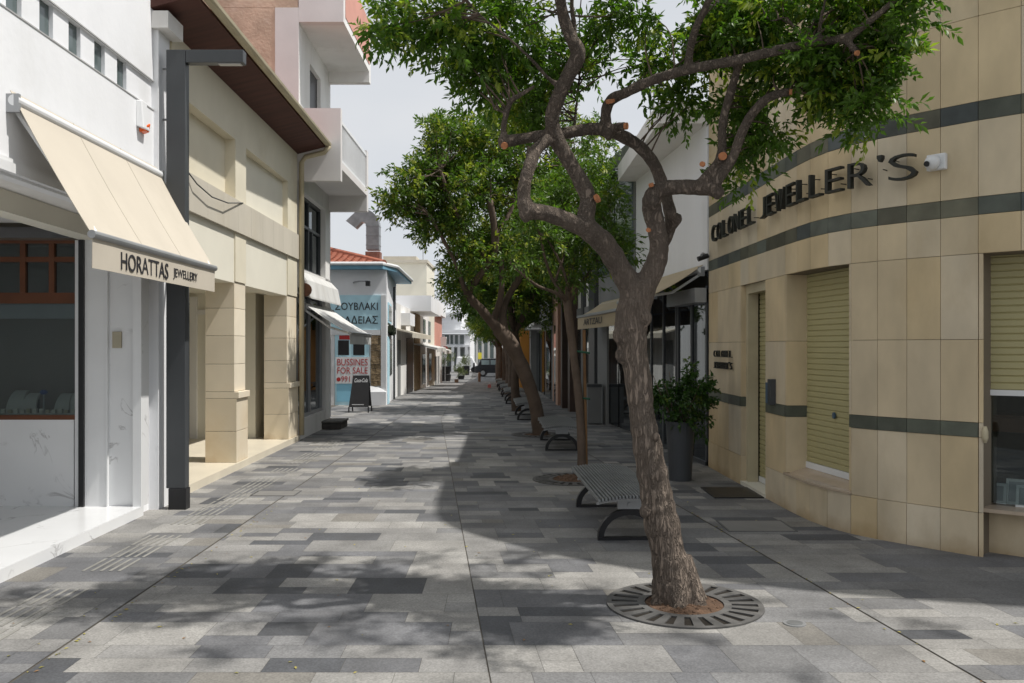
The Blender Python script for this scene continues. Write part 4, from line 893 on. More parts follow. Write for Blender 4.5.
front('white_panel_shop', 'shop front with white vertical panels split by dark pilasters', 19.32, 22.0, 5.5, M['white2'],
      [('pilaster', M['darkmetal'], [(19.34, 19.95, .10, 0, 5.3), (20.8, 21.1, .08, 0, 5.3)]), ('shop_glass', M['glassdark'], [(20.05, 20.75, .03, .1, 2.3), (21.15, 21.9, .03, .1, 2.3)]), ('sill_band', M['greyr'], [(20.0, 21.9, .05, 2.4, 2.6)])])
front('brown_shop', 'shop front framed in dark brown cladding with a brown sign box', 22.02, 24.3, 5.3, M['brownd'],
      [('glazing', M['greyglass'], [(22.5, 23.3, .03, .1, 2.6), (23.6, 24.1, .03, .1, 2.6)]), ('column', M['brownd'], [(22.05, 22.35, .2, 0, 3.0), (23.35, 23.6, .2, 0, 3.0)]), ('sign_box', M['tan'], [(22.1, 24.2, .3, 2.9, 3.5)])])
front('peach_shop', 'narrow peach coloured shop front with one column', 24.32, 27.0, 5.2, M['peach'], [('shop_glass', M['glassdark'], [(25.2, 26.2, .03, 0, 2.3)]), ('column', M['peach'], [(24.5, 24.9, .15, 0, 2.9)])])
front('grey_shop_row', 'grey row of dark shops with small white canopies before the orange wall', 27.02, 34.5, 5.0, M['greyr'],
      [('shop_glass', M['glassdark'], [(27.4, 29.4, .03, 0, 2.2), (30, 32, .03, 0, 2.2), (32.4, 34.2, .03, 0, 2.2)]), ('canopy', M['canvasw'], [(28.2, 31.5, .5, 2.35, 2.45), (32, 34.2, .5, 2.3, 2.4)]), ('window', M['glassdark'], [(28, 29, .03, 3.1, 4.3), (30.4, 31.4, .03, 3.1, 4.3)])])
O = thing('orange_house', 'bright orange house side standing forward into the street behind the trees', 'building', (3, 40, gz(38)))
b = MB(); b.prism([(.34, 36.0), (9, 36.0), (9, 60), (.18, 60)], -1.3, 4.6); b.build('wall', M['orange'], O); b = MB(); b.prism([(.18, 35.9), (9, 35.9), (9, 60.1), (.08, 60.1)], 4.6, 4.8); b.build('parapet', M['white2'], O)
MB().box(1.2, 2.0, 35.97, 36, 1.9, 3.2).build('window', M['glassdark'], O)
plain('far_right_building', 'far plain building at the right end of the street', .1, 9, 60.3, 100, 4.4, M['greyr'])
tag(MB().box(XR(18.6)-.36, XR(18.6)-.02, 18.45, 18.75, .0, .85).build('litter_bin', M['greyr']), 'tall plain grey litter bin below the end of the lettered awning', 'bin') if False else None
t = thing('litter_bin', 'tall narrow dark grey litter bin standing by the grey shop front', 'bin', (XR(18.6)-.2, 18.6, 0))
b = MB(); b.box(XR(18.6)-.42, XR(18.6)-.12, 18.45, 18.72, .03, .80); b.build('body', M['greyr'], t, bevel=.01); b = MB(); b.box(XR(18.6)-.43, XR(18.6)-.11, 18.44, 18.73, .80, .86); b.build('lid', M['darkmetal'], t)
# ------------------------------------------------------------ foliage helpers
def leaf_material(name, c0, c1, c2, trans=.35, rough=.42):
    m = bpy.data.materials.new(name); m.use_nodes = True; n = m.node_tree; N = n.nodes; L = n.links
    p = N['Principled BSDF']; p.inputs['Roughness'].default_value = rough; p.inputs['Specular IOR Level'].default_value = .45
    a = N.new('ShaderNodeAttribute'); a.attribute_name = 'col'
    L.new(a.outputs['Color'], p.inputs['Base Color'])
    tr = N.new('ShaderNodeBsdfTranslucent'); s = N.new('ShaderNodeVectorMath'); s.operation = 'MULTIPLY'; s.inputs[1].default_value = (1.25, 1.5, .6)
    L.new(a.outputs['Color'], s.inputs[0]); L.new(s.outputs[0], tr.inputs[0])
    x = N.new('ShaderNodeMixShader'); x.inputs[0].default_value = trans
    L.new(p.outputs[0], x.inputs[1]); L.new(tr.outputs[0], x.inputs[2]); L.new(x.outputs[0], N['Material Output'].inputs[0])
    m['pal'] = [*c0, *c1, *c2]; return m
LM1 = leaf_material('glossy_green_leaves', (.060, .125, .018), (.105, .185, .025), (.25, .31, .04), .45)
LM2 = leaf_material('mid_green_leaves', (.055, .105, .018), (.10, .165, .025), (.26, .29, .045), .42)
LM3 = leaf_material('shrub_leaves', (.03, .075, .015), (.05, .11, .02), (.1, .14, .03))
LM4 = leaf_material('grey_green_leaves', (.09, .11, .05), (.12, .14, .06), (.16, .17, .08))
def leaves(name, tw_p, tw_d, per, length, leafl, leafw, m, parent, droop=.25, third=.12, spread=1.0):
    """tw_p: twig starts (N,3), tw_d: twig unit directions; 'per' leaves along each twig"""
    N_ = len(tw_p); tot = N_*per
    u = np.tile(np.linspace(.1, 1, per), N_); P = np.repeat(tw_p, per, 0); Dd = np.repeat(tw_d, per, 0)
    P = P + Dd*(u*length)[:, None]; P[:, 2] -= droop*(u**2)*length*.6
    R = RNG.normal(size=(tot, 3)); R -= Dd*np.sum(R*Dd, 1)[:, None]; R /= np.linalg.norm(R, axis=1)[:, None]+1e-9
    d = Dd*(.25+.6*u)[:, None]+R*(.75*spread); d[:, 2] -= droop; d /= np.linalg.norm(d, axis=1)[:, None]
    nrm = RNG.normal(size=(tot, 3))*.55 + np.array([0, 0, 1.0]); s = np.cross(d, nrm); s /= np.linalg.norm(s, axis=1)[:, None]+1e-9
    nn = np.cross(s, d); l = leafl*RNG.uniform(.55, 1.3, tot)[:, None]; w_ = leafw*RNG.uniform(.8, 1.2, tot)[:, None]
    v = np.empty((tot, 4, 3)); v[:, 0] = P; v[:, 1] = P+d*l*.5+s*w_*.5+nn*w_*.18; v[:, 2] = P+d*l-nn*l*.10; v[:, 3] = P+d*l*.5-s*w_*.5+nn*w_*.18
    off = np.array(worldloc(parent)[:]) if parent else np.zeros(3)
    V = (v.reshape(-1, 3)-off).astype(np.float32)
    me = bpy.data.meshes.new(name); me.vertices.add(tot*4); me.vertices.foreach_set('co', V.ravel())
    base = np.arange(tot)[:, None]*4; tri = np.concatenate([base+np.array([0, 1, 2]), base+np.array([0, 2, 3])], 1).ravel().astype(np.int32)
    me.loops.add(tot*6); me.loops.foreach_set('vertex_index', tri); me.polygons.add(tot*2)
    me.polygons.foreach_set('loop_start', np.arange(0, tot*6, 3, dtype=np.int32)); me.update(calc_edges=True)
    pal = np.array(m['pal']).reshape(3, 3); r = RNG.random(tot)[:, None]; c = pal[0]+(pal[1]-pal[0])*r
    tw = np.repeat(RNG.random(N_), per)[:, None]; c = np.where(tw < third, pal[2]*(.7+.5*r), c); c = c*RNG.uniform(.8, 1.2, (tot, 1))
    c4 = np.ones((tot, 4)); c4[:, :3] = c; at = me.attributes.new('col', 'FLOAT_COLOR', 'FACE'); at.data.foreach_set('color', np.repeat(c4, 2, 0).astype(np.float32).ravel())
    me.materials.append(m); o = bpy.data.objects.new(name, me); COL.objects.link(o)
    if parent: o.parent = parent
    return o
def blobs_to_twigs(bl, clump=.16, per_clump=7):
    """bl: (centre, (rx,ry,rz), clumps). Clumps of twigs spread through each ellipsoid, with gaps."""
    P = []; Dn = []; CL = []
    for c, r, n in bl:
        c = np.array(c); r = np.array(r); k = RNG.normal(size=(n, 3)); k /= np.linalg.norm(k, axis=1)[:, None]; k *= (RNG.random(n)[:, None]**.45)
        cc = c+k*r; CL.append(cc)
        for q, kk in zip(cc, k):
            a = RNG.normal(size=(per_clump, 3))*.6 + kk*.9 + np.array([0, 0, .15]); a /= np.linalg.norm(a, axis=1)[:, None]
            P.append(q+RNG.normal(size=(per_clump, 3))*clump*.35); Dn.append(a)
    return np.concatenate(P), np.concatenate(Dn), np.concatenate(CL)
bark = mat('ridged_brown_bark', (.215, .170, .135), .9, .3, 7, stain=(.27, .23, .19), stain_amt=.3, stain_scale=9, stretch=(1, 1, .25))
def bark_bump(m, dist=.03):
    n = m.node_tree; N = n.nodes; L = n.links; p = N['Principled BSDF']
    t = N.new('ShaderNodeTexCoord')
    def nz_(sc, det, dis):
        q = N.new('ShaderNodeMapping'); q.inputs['Scale'].default_value = sc; L.new(t.outputs['Object'], q.inputs['Vector'])
        z = N.new('ShaderNodeTexNoise'); z.inputs['Scale'].default_value = 1; z.inputs['Detail'].default_value = det; z.inputs['Roughness'].default_value = .6; z.inputs['Distortion'].default_value = dis; L.new(q.outputs[0], z.inputs['Vector']); return z.outputs[0]
    def ridge(o, k):
        s = N.new('ShaderNodeMath'); s.operation = 'SUBTRACT'; L.new(o, s.inputs[0]); s.inputs[1].default_value = .5
        a = N.new('ShaderNodeMath'); a.operation = 'ABSOLUTE'; L.new(s.outputs[0], a.inputs[0])
        r = N.new('ShaderNodeMapRange'); L.new(a.outputs[0], r.inputs[0]); r.inputs[1].default_value = 0; r.inputs[2].default_value = k; return r.outputs[0]
    low = ridge(nz_((38, 38, 6.5), 3, .5), .11); high = ridge(nz_((30, 30, 17), 5, .8), .13)
    sx = N.new('ShaderNodeSeparateXYZ'); L.new(t.outputs['Object'], sx.inputs[0])
    f = N.new('ShaderNodeMapRange'); f.inputs[1].default_value = 1.6; f.inputs[2].default_value = 2.5; L.new(sx.outputs[2], f.inputs[0])
    mx = N.new('ShaderNodeMix'); L.new(f.outputs[0], mx.inputs[0]); L.new(low, mx.inputs[2]); L.new(high, mx.inputs[3])
    fine = nz_((120, 120, 60), 4, 0); ad = N.new('ShaderNodeMath'); ad.operation = 'MULTIPLY_ADD'; L.new(fine, ad.inputs[0]); ad.inputs[1].default_value = .35; L.new(mx.outputs[0], ad.inputs[2])
    b = N.new('ShaderNodeBump'); b.inputs['Strength'].default_value = .9; b.inputs['Distance'].default_value = dist; L.new(ad.outputs[0], b.inputs['Height']); L.new(b.outputs[0], p.inputs['Normal'])
    src = p.inputs['Base Color'].links[0].from_socket
    r = N.new('ShaderNodeMapRange'); r.inputs[1].default_value = 0; r.inputs[2].default_value = .9; r.inputs[3].default_value = .66; r.inputs[4].default_value = 1.12; L.new(mx.outputs[0], r.inputs[0])
    s = N.new('ShaderNodeVectorMath'); s.operation = 'SCALE'; L.new(src, s.inputs[0]); L.new(r.outputs[0], s.inputs['Scale']); L.new(s.outputs[0], p.inputs['Base Color'])
bark_bump(bark)
bark2 = mat('smoother_brown_bark', (.115, .083, .062), .9, .3, 5, bump=.8, bscale=20, bdist=.02, bstretch=(1, 1, .3))
def smooth_path(pts, rs, sub=5):
    P = [Vector(p) for p in pts]; o = []; r_ = []
    for i in range(len(P)-1):
        p0 = P[max(i-1, 0)]; p1 = P[i]; p2 = P[i+1]; p3 = P[min(i+2, len(P)-1)]
        for k in range(sub):
            t = k/sub; o.append(.5*((2*p1)+(p2-p0)*t+(2*p0-5*p1+4*p2-p3)*t*t+(-p0+3*p1-3*p2+p3)*t**3)); r_.append(rs[i]+(rs[i+1]-rs[i])*t)
    o.append(P[-1]); r_.append(rs[-1]); return o, r_
def limb(mb, lst, sub=5, wob=.06, n=14, noise=.07):   # lst: (px, py, width_px, Y)
    pts = [W(a, b_, y) for a, b_, w_, y in lst]; rs = [w_*y/F/2 for a, b_, w_, y in lst]
    o, r = smooth_path(pts, rs, sub); r = [x*(1+random.uniform(-noise, noise)) for x in r]; mb.tube(o, r, n); return o
def fuse(o, voxel):
    m = o.modifiers.new('fuse', 'REMESH'); m.mode = 'VOXEL'; m.voxel_size = voxel; m.use_smooth_shade = True
    s = o.modifiers.new('soften', 'SMOOTH'); s.factor = .5; s.iterations = 3

# ------------------------------------------------------------ MAIN TREE
random.seed(5)
T = thing('street_tree', 'big pruned tree with twisting branches and orange saw cuts growing from the round grate', 'tree', (1.07, 5.62, 0), 'street trees in a row')
mb = MB(); YT = 5.62
ends = []
mb_l = [
 # trunk
 [(678, 616, 62, 5.60), (676, 603, 48, 5.60), (672, 580, 40, 5.60), (669, 558, 36, 5.60), (661, 520, 35, 5.61), (655, 488, 33, 5.62), (648, 450, 29, 5.62), (642, 415, 25, 5.62), (638, 378, 26, 5.62), (633, 350, 30, 5.62), (631, 325, 34, 5.62), (636, 300, 34, 5.62), (640, 282, 32, 5.62)],
 # left limb to first fork
 [(636, 296, 26, 5.62), (622, 272, 24, 5.6), (606, 246, 22, 5.56), (592, 233, 22, 5.5), (583, 224, 20, 5.47)],
 # left limb going left then up to the crossing
 [(592, 234, 18, 5.5), (568, 221, 17, 5.42), (545, 213, 17, 5.35), (528, 210, 18, 5.3), (524, 198, 14, 5.3), (525, 182, 13.5, 5.3), (530, 165, 13.5, 5.32), (536, 150, 13, 5.38), (550, 138, 12, 5.42)],
 # inner limb rising from the first fork
 [(584, 232, 19, 5.47), (586, 214, 18, 5.5), (588, 198, 17, 5.52), (579, 178, 16, 5.52), (566, 156, 15, 5.5), (556, 138, 16, 5.48), (552, 118, 15, 5.45), (558, 98, 15, 5.4), (567, 78, 15, 5.35), (578, 54, 16, 5.3), (570, 36, 12, 5.25), (563, 15, 12, 5.2), (558, -12, 11, 5.1), (548, -50, 9, 5.0), (530, -95, 7, 4.9)],
 # right limb
 [(642, 292, 26, 5.62), (654, 268, 22, 5.6), (659, 250, 20, 5.58), (657, 230, 20, 5.56), (652, 210, 20, 5.54), (653, 196, 19, 5.5), (664, 189, 17, 5.48), (680, 187, 15, 5.44), (700, 188, 15, 5.4), (716, 191, 13, 5.36), (722, 196, 9, 5.36)],
 # second right stem curving over to the left crossing
 [(655, 256, 16, 5.6), (664, 240, 14, 5.66), (671, 222, 13, 5.72), (668, 204, 12, 5.76), (662, 184, 12.5, 5.78), (654, 164, 12.5, 5.78), (640, 147, 12.5, 5.76), (624, 137, 13, 5.72), (608, 131, 13, 5.66), (590, 129, 12.5, 5.6), (565, 133, 12, 5.55), (540, 136, 11.5, 5.5), (515, 140, 11.5, 5.45), (499, 143, 11, 5.42)],
 [(664, 233, 12, 5.66), (674, 222, 12, 5.6), (678, 217, 11, 5.55)],
 # cut stubs at the crossing
 [(608, 131, 11, 5.66), (618, 127, 9, 5.58), (626, 126, 8, 5.52)],
 # riser and long limb to the right
 [(606, 130, 12, 5.66), (606, 112, 11, 5.62), (611, 100, 11, 5.58), (625, 93, 10.5, 5.5), (648, 82, 10.5, 5.4), (675, 73, 10.5, 5.3), (705, 66, 10.5, 5.2), (738, 60, 10.5, 5.1), (770, 52, 10.5, 5.0), (797, 46, 10, 4.92), (822, 41, 10, 4.85), (846, 38, 10, 4.78), (862, 27, 8, 4.72), (880, 13, 7, 4.66), (900, -6, 6.5, 4.6), (925, -35, 5, 4.5)],
 [(846, 39, 8, 4.78), (852, 47, 7, 4.76), (857, 52, 6, 4.75)],
 [(688, 69, 9, 5.26), (690, 50, 8.5, 5.2), (696, 28, 8, 5.1), (708, 2, 7.5, 5.0), (720, -35, 6, 4.9)],
 [(818, 41, 5, 4.86), (821, 20, 4.5, 4.8), (825, 0, 4, 4.75), (828, -30, 3, 4.7)],
 [(818, 42, 4, 4.86), (800, 32, 3.5, 4.9), (785, 18, 3, 4.9), (770, 20, 3, 4.9), (758, 0, 2.5, 4.85)],
 # right twin stems
 [(698, 190, 13, 5.4), (706, 178, 12, 5.38), (718, 164, 11, 5.36), (722, 150, 9.5, 5.34), (722, 132, 9, 5.32), (725, 112, 9, 5.3), (732, 88, 9, 5.24), (739, 64, 8, 5.16)],
 [(712, 190, 12, 5.36), (722, 174, 11, 5.32), (733, 157, 10.5, 5.28), (741, 135, 10, 5.24), (750, 117, 10, 5.2), (764, 101, 9.5, 5.14), (778, 94, 9, 5.1), (790, 92, 8, 5.06)],
 # small pruned one at the left
 [(503, 140, 7, 5.44), (504, 124, 6.5, 5.44), (507, 112, 6, 5.42), (511, 101, 6.5, 5.4), (520, 95, 5, 5.36), (535, 86, 4, 5.3)],
 [(506, 113, 4, 5.42), (500, 111, 3, 5.4), (494, 109, 2.5, 5.38)],
 [(556, 84, 6, 5.4), (546, 76, 4.5, 5.34), (530, 58, 4, 5.2), (505, 35, 3.5, 5.1), (480, 15, 3, 5.0), (462, -8, 2.5, 4.9)],
 [(576, 50, 6, 5.3), (574, 25, 5.5, 5.3), (572, 0, 5, 5.25), (580, -40, 4, 5.2)],
 [(574, 130, 4, 5.9), (577, 100, 3.5, 6.0), (580, 70, 3, 6.1)],
]
main_pts = []
for l in mb_l: main_pts += limb(mb, l, sub=5)
# root flare and knots
for k in range(6):
    a = k*1.05+.3; p = Vector((1.075, 5.60, 0)); mb.tube([p+Vector((math.cos(a)*.17, math.sin(a)*.17, -.03)), p+Vector((math.cos(a)*.10, math.sin(a)*.10, .10)), p+Vector((math.cos(a)*.05-.01, math.sin(a)*.05, .3))], [.05, .06, .05], 8)
for (px, py, r, Y) in ((620, 335, .06, 5.56), (646, 318, .055, 5.53), (634, 305, .06, 5.52), (622, 355, .055, 5.58), (653, 200, .06, 5.46), (588, 215, .05, 5.45), (526, 212, .06, 5.28), (609, 131, .055, 5.62), (579, 52, .055, 5.28), (657, 437, .03, 5.5), (645, 512, .045, 5.52), (672, 214, .04, 5.52), (718, 192, .045, 5.34), (505, 141, .045, 5.42)):
    c = W(px, py, Y); c += Vector((0, .018, 0)); r *= .78; mb.tube([c+Vector((0, 0, -r*1.3)), c+Vector((0, 0, -r*.5)), c+Vector((0, 0, r*.5)), c+Vector((0, 0, r*1.3))], [r*.35, r, r, r*.35], 8)
tr = mb.build('trunk', bark, T, smooth=True); fuse(tr, .011)
def cutface(px, py, Y, r, n, parent):
    c = W(px, py, Y); n = Vector(n).normalized(); b = MB(); b.tube([c-n*.015, c+n*.002], r*.82, 14); b.build('saw_cut', M['cut'], parent)
for a in ((598, 198, 5.45, .034, (1, -.7, .45)), (610, 100, 5.53, .036, (-.3, -.55, 1)), (627, 126, 5.50, .027, (1, -.6, -.1)), (504, 146, 5.38, .026, (-.5, -.8, -.5)), (648, 230, 5.45, .017, (-.6, -.8, 0)), (723, 156, 5.27, .03, (.1, -1, -.1)), (702, 164, 5.3, .02, (-.6, -.8, 0)), (858, 53, 4.74, .017, (.5, -.8, -.3)), (792, 92, 5.03, .02, (.9, -.3, -.1)), (651, 184, 5.44, .02, (-.3, -.4, .8))): cutface(*a, T)
# crown of the main tree, blobs given as photo pixel + depth
PAD = .11; DY = .22; KN = .42
def Bp(px, py, Y, rx, rz, ry, n): return (tuple(W(px, py, Y+DY)), (max(rx*Y/F-PAD, .06), ry, max(rz*Y/F-PAD, .05)), max(3, int(n*KN)))
bl = [Bp(430, 15, 5.2, 55, 28, .35, 34), Bp(385, 25, 5.1, 30, 22, .25, 14), Bp(455, 40, 5.3, 50, 30, .4, 34), Bp(500, 30, 5.5, 55, 45, .5, 60), Bp(490, 80, 5.6, 45, 30, .4, 34), Bp(520, 110, 5.8, 35, 30, .4, 26), Bp(540, 60, 5.7, 40, 40, .5, 36),
      Bp(600, 20, 5.6, 30, 28, .5, 20), Bp(596, 70, 6.0, 22, 18, .3, 10), Bp(650, 60, 5.7, 30, 22, .4, 20), Bp(650, 18, 5.4, 28, 14, .4, 8), Bp(625, 10, 5.5, 20, 20, .3, 6),
      Bp(720, 25, 5.2, 36, 26, .4, 32), Bp(770, 20, 5.0, 48, 26, .4, 48), Bp(840, 15, 4.8, 45, 22, .35, 44), Bp(895, 15, 4.6, 32, 26, .3, 26), Bp(880, 55, 4.7, 36, 22, .3, 24), Bp(800, 70, 5.0, 55, 25, .4, 50), Bp(850, 85, 4.9, 55, 26, .35, 54), Bp(770, 130, 5.2, 26, 26, .25, 16), Bp(745, 150, 5.3, 20, 25, .25, 12), Bp(745, 100, 5.3, 30, 30, .3, 20), Bp(700, 60, 5.5, 25, 22, .4, 12), Bp(860, 112, 4.8, 32, 16, .25, 18), Bp(735, 172, 5.3, 11, 9, .1, 4), Bp(685, 100, 5.6, 34, 22, .2, 18), Bp(712, 45, 5.3, 25, 30, .3, 14),
      # crown above the picture
      Bp(500, -60, 5.2, 110, 60, .8, 40), Bp(620, -90, 5.4, 120, 60, .9, 26), Bp(760, -70, 5.0, 120, 55, .8, 36), Bp(560, -190, 5.2, 130, 60, .9, 18), Bp(720, -190, 5.2, 140, 60, .9, 16), Bp(880, -60, 4.5, 70, 45, .5, 22), Bp(330, -70, 4.9, 60, 40, .5, 18)]
bl += [((2.75, 6.1, 4.95), (.85, .75, .35), 14), ((2.4, 4.9, 6.2), (2.3, 2.0, .7), 26), ((4.6, 4.0, 6.4), (1.6, 1.3, .6), 9)]  # sparse unseen leaf clumps, added overhead to dapple the paving
tp, td, cl = blobs_to_twigs(bl, .13, 8)
leaves('crown', tp, td, 13, .16, .060, .023, LM1, T, droop=.25, third=.16)
def twigs(name, pts, cl, m, parent, n, r0=.009, rmax=9):
    P = np.array([p[:] for p in pts]); b = MB()
    for i in RNG.choice(len(cl), min(n, len(cl)), replace=False):
        c = cl[i]; d = np.linalg.norm(P-c, axis=1); j = int(np.argmin(d+RNG.random(len(P))*.15))
        a = Vector(P[j]); e = Vector(c); 
        if (e-a).length > rmax: continue
        mid = (a+e)/2+Vector((random.uniform(-1, 1), random.uniform(-1, 1), random.uniform(-.3, 1)))*(e-a).length*.13
        o, r = smooth_path([a, mid, e], [r0, r0*.6, r0*.25], 4); b.tube(o, r, 5)
    return b.build(name, m, parent, smooth=True)
twigs('branchlets', main_pts, cl, bark2, T, 210, .007)

# grates
def grate(x, y, label, soil=.03, r=.495, z=.007, src=None):
    t = thing('tree_grate', label, 'tree grate', (x, y, 0), 'round grates at the feet of the street trees')
    ri = .25*r/.495; b = MB(); N_ = 24; za, zb = z, z+.009
    def ring(r0, r1, a0, a1, n=3):
        for k in range(n):
            b0 = a0+(a1-a0)*k/n; b1 = a0+(a1-a0)*(k+1)/n
            q = [(x+r0*math.cos(b0), y+r0*math.sin(b0)), (x+r1*math.cos(b0), y+r1*math.sin(b0)), (x+r1*math.cos(b1), y+r1*math.sin(b1)), (x+r0*math.cos(b1), y+r0*math.sin(b1))]
            b.hexa([(p[0], p[1], za) for p in q], [(p[0], p[1], zb) for p in q])
    for k in range(N_):
        a0 = 2*math.pi*k/N_; a1 = 2*math.pi*(k+1)/N_; s_ = (a1-a0)*.27
        ring(ri, r*.60, a0, a1); ring(r*.93, r, a0, a1); ring(r*.60, r*.93, a0-s_, a0+s_, 2)
    b.build('grate_ring', M['grate'], t)
    b = MB(); b.prism([(x+(r-.01)*math.cos(a), y+(r-.01)*math.sin(a)) for a in np.linspace(0, 6.2832, 40, endpoint=False)], .0052, .0062); b.build('pit_shade', M['pit_shade'], t)  # flat disc at paving level, the darkness below the slots is painted
    b = MB(); n = 24
    for k in range(6):
        for j in range(n):
            a0 = 6.2832*j/n; a1 = 6.2832*(j+1)/n; r0 = ri*k/6; r1 = ri*(k+1)/6; h = lambda rr: .0066+soil*(1-(rr/ri)**2)
            b.quad((x+r0*math.cos(a0), y+r0*math.sin(a0), h(r0)), (x+r1*math.cos(a0), y+r1*math.sin(a0), h(r1)), (x+r1*math.cos(a1), y+r1*math.sin(a1), h(r1)), (x+r0*math.cos(a1), y+r0*math.sin(a1), h(r0)))
    for k in range(110):
        a = random.uniform(0, 6.28); rr = ri*math.sqrt(random.random())*.97; cx_, cy_ = x+rr*math.cos(a), y+rr*math.sin(a); s_ = random.uniform(.006, .016); z0 = .007+soil*(1-(rr/ri)**2)
        b.tube([(cx_, cy_, z0-s_*.3), (cx_, cy_, z0+s_*.2), (cx_+s_*.2, cy_, z0+s_*.6)], [s_, s_*.9, s_*.3], 5)
    b.build('soil', M['soil'], t); return t
grate(1.10, 5.56, 'large round slotted iron grate with worn pale spokes around the big trunk'); grate(.75, 10.79, 'round grate filled with brown dead leaves under the slender staked tree', soil=.06)
grate(.48, 16.3, 'round grate at the foot of the leaning tree behind the second bench', soil=.02)

PAD = .12; DY = 0; KN = .85
# ------------------------------------------------------------ SECOND TREE: slender, staked
T2 = thing('young_street_tree', 'slender young tree tied to a wooden stake behind the first bench', 'tree', (.78, 10.8, 0), 'street trees in a row')
mb = MB(); t2 = []
for l in ([(582, 480, 9, 10.8), (581, 430, 8.5, 10.8), (578, 390, 8, 10.8), (573, 350, 8, 10.8), (569, 318, 8, 10.8), (567, 300, 9, 10.8)],
          [(567, 302, 5, 10.8), (556, 293, 3.5, 10.6), (538, 286, 3, 10.4), (522, 274, 2.5, 10.2), (510, 262, 2, 10.1)], [(566, 300, 5, 10.8), (553, 280, 3, 10.7), (545, 258, 2.5, 10.5), (540, 235, 2, 10.4), (533, 215, 1.5, 10.3)],
          [(567, 300, 6, 10.8), (570, 275, 4, 10.9), (574, 250, 3, 11), (566, 222, 2.5, 11.1), (560, 195, 2, 11.1)], [(568, 302, 5, 10.8), (580, 285, 3.5, 11.0), (592, 268, 3, 11.2), (604, 250, 2.5, 11.3), (612, 228, 2, 11.4)],
          [(555, 282, 2.5, 10.7), (566, 250, 2, 10.8), (572, 232, 1.5, 10.8)], [(570, 290, 4, 10.8), (560, 262, 2.5, 10.6), (548, 240, 2, 10.5)]): t2 += limb(mb, l, n=8)
mb.build('trunk', bark2, T2, smooth=True)
bl = [Bp(545, 235, 10.6, 34, 30, .5, 34), Bp(580, 240, 11, 34, 32, .6, 44), Bp(612, 240, 11.3, 22, 28, .5, 26), Bp(600, 200, 11.2, 26, 22, .5, 24), Bp(560, 195, 11, 30, 22, .5, 24), Bp(530, 205, 10.4, 20, 22, .4, 14), Bp(575, 275, 10.9, 26, 14, .3, 12), Bp(622, 262, 11.3, 12, 10, .2, 5), Bp(520, 262, 10.2, 20, 16, .3, 7), Bp(590, 172, 11.2, 24, 16, .4, 14)]
tp, td, c2 = blobs_to_twigs(bl, .2, 6); leaves('crown', tp, td, 11, .22, .075, .027, LM2, T2, droop=.3, third=.06); twigs('branchlets', t2, c2, bark2, T2, 80, .007)
t = thing('tree_stake', 'tall wooden stake with green ties holding the slender young tree', 'stake', (.86, 10.82, 0))
b = MB(); b.tube([W(586.5, 481, 10.82), W(584, 330, 10.82)], .02, 8); b.build('pole', mat('orange_brown_stake', (.20, .11, .05), .8, .25, 5), t)
for py in (352, 398): b = MB(); b.tube([W(575, py-1, 10.8), W(590, py+1, 10.8)], .014, 6); b.build('tie', mat('green_tie', (.02, .09, .05), .6), t)

PAD = .16; DY = .4; KN = .95
# ------------------------------------------------------------ THIRD TREE: leaning, big crown
T3 = thing('leaning_street_tree', 'dark leaning tree with a huge rounded crown over the second bench', 'tree', (.52, 16.3, 0), 'street trees in a row')
mb = MB(); t3 = []; Y3 = 16.3
for l in ([(541, 442, 18, Y3), (539, 425, 14.5, Y3), (534, 400, 13.5, Y3), (524, 372, 14, Y3), (511, 345, 16, Y3), (498, 328, 14, Y3)], [(502, 333, 12, Y3), (490, 320, 10, 16.1), (480, 308, 9, 15.9), (468, 294, 9, 15.7), (478, 278, 7, 15.6), (489, 262, 6, 15.5), (495, 240, 8, 15.4), (490, 200, 6, 15.2)],
          [(504, 335, 10, Y3), (503, 310, 8, 16.4), (512, 290, 7, 16.6), (524, 270, 8, 16.7), (535, 240, 6, 16.8)], [(494, 320, 8, 16.3), (500, 300, 6, 16.2), (502, 280, 5.5, 16.1), (501, 258, 5, 16)], [(468, 294, 6, 15.7), (463, 285, 5, 15.5), (455, 262, 4, 15.3), (430, 215, 3, 15)],
          [(489, 262, 5, 15.5), (460, 220, 4, 15.2), (440, 170, 3, 15)], [(495, 240, 5, 15.4), (520, 190, 4, 15.8), (530, 140, 3, 16)]): t3 += limb(mb, l, n=10)
o3 = mb.build('trunk', bark2, T3, smooth=True)
bl = [Bp(450, 145, 15.5, 34, 30, 1.0, 50), Bp(485, 140, 16, 45, 34, 1.4, 66), Bp(425, 185, 15, 38, 28, 1.0, 50), Bp(400, 203, 14.7, 22, 16, .5, 18), Bp(470, 195, 15.5, 50, 35, 1.4, 80), Bp(440, 222, 15, 38, 22, .9, 40), Bp(520, 180, 16.5, 45, 45, 1.5, 80), Bp(560, 200, 17, 45, 45, 1.5, 60), Bp(500, 250, 15.8, 40, 28, 1.1, 46), Bp(465, 255, 15.2, 28, 20, .7, 22), Bp(540, 255, 16.5, 34, 26, 1.0, 34), Bp(440, 130, 15.5, 18, 16, .5, 12), Bp(455, 283, 15.3, 18, 14, .5, 9),
      Bp(580, 150, 17, 42, 40, 1.3, 50), Bp(530, 115, 16.5, 45, 22, 1.2, 40), Bp(610, 190, 17.5, 24, 30, .9, 22)]
tp, td, c3 = blobs_to_twigs(bl, .26, 7); leaves('crown', tp, td, 11, .24, .10, .038, LM2, T3, droop=.15, third=.30); twigs('branchlets', t3, c3, bark2, T3, 160, .016)

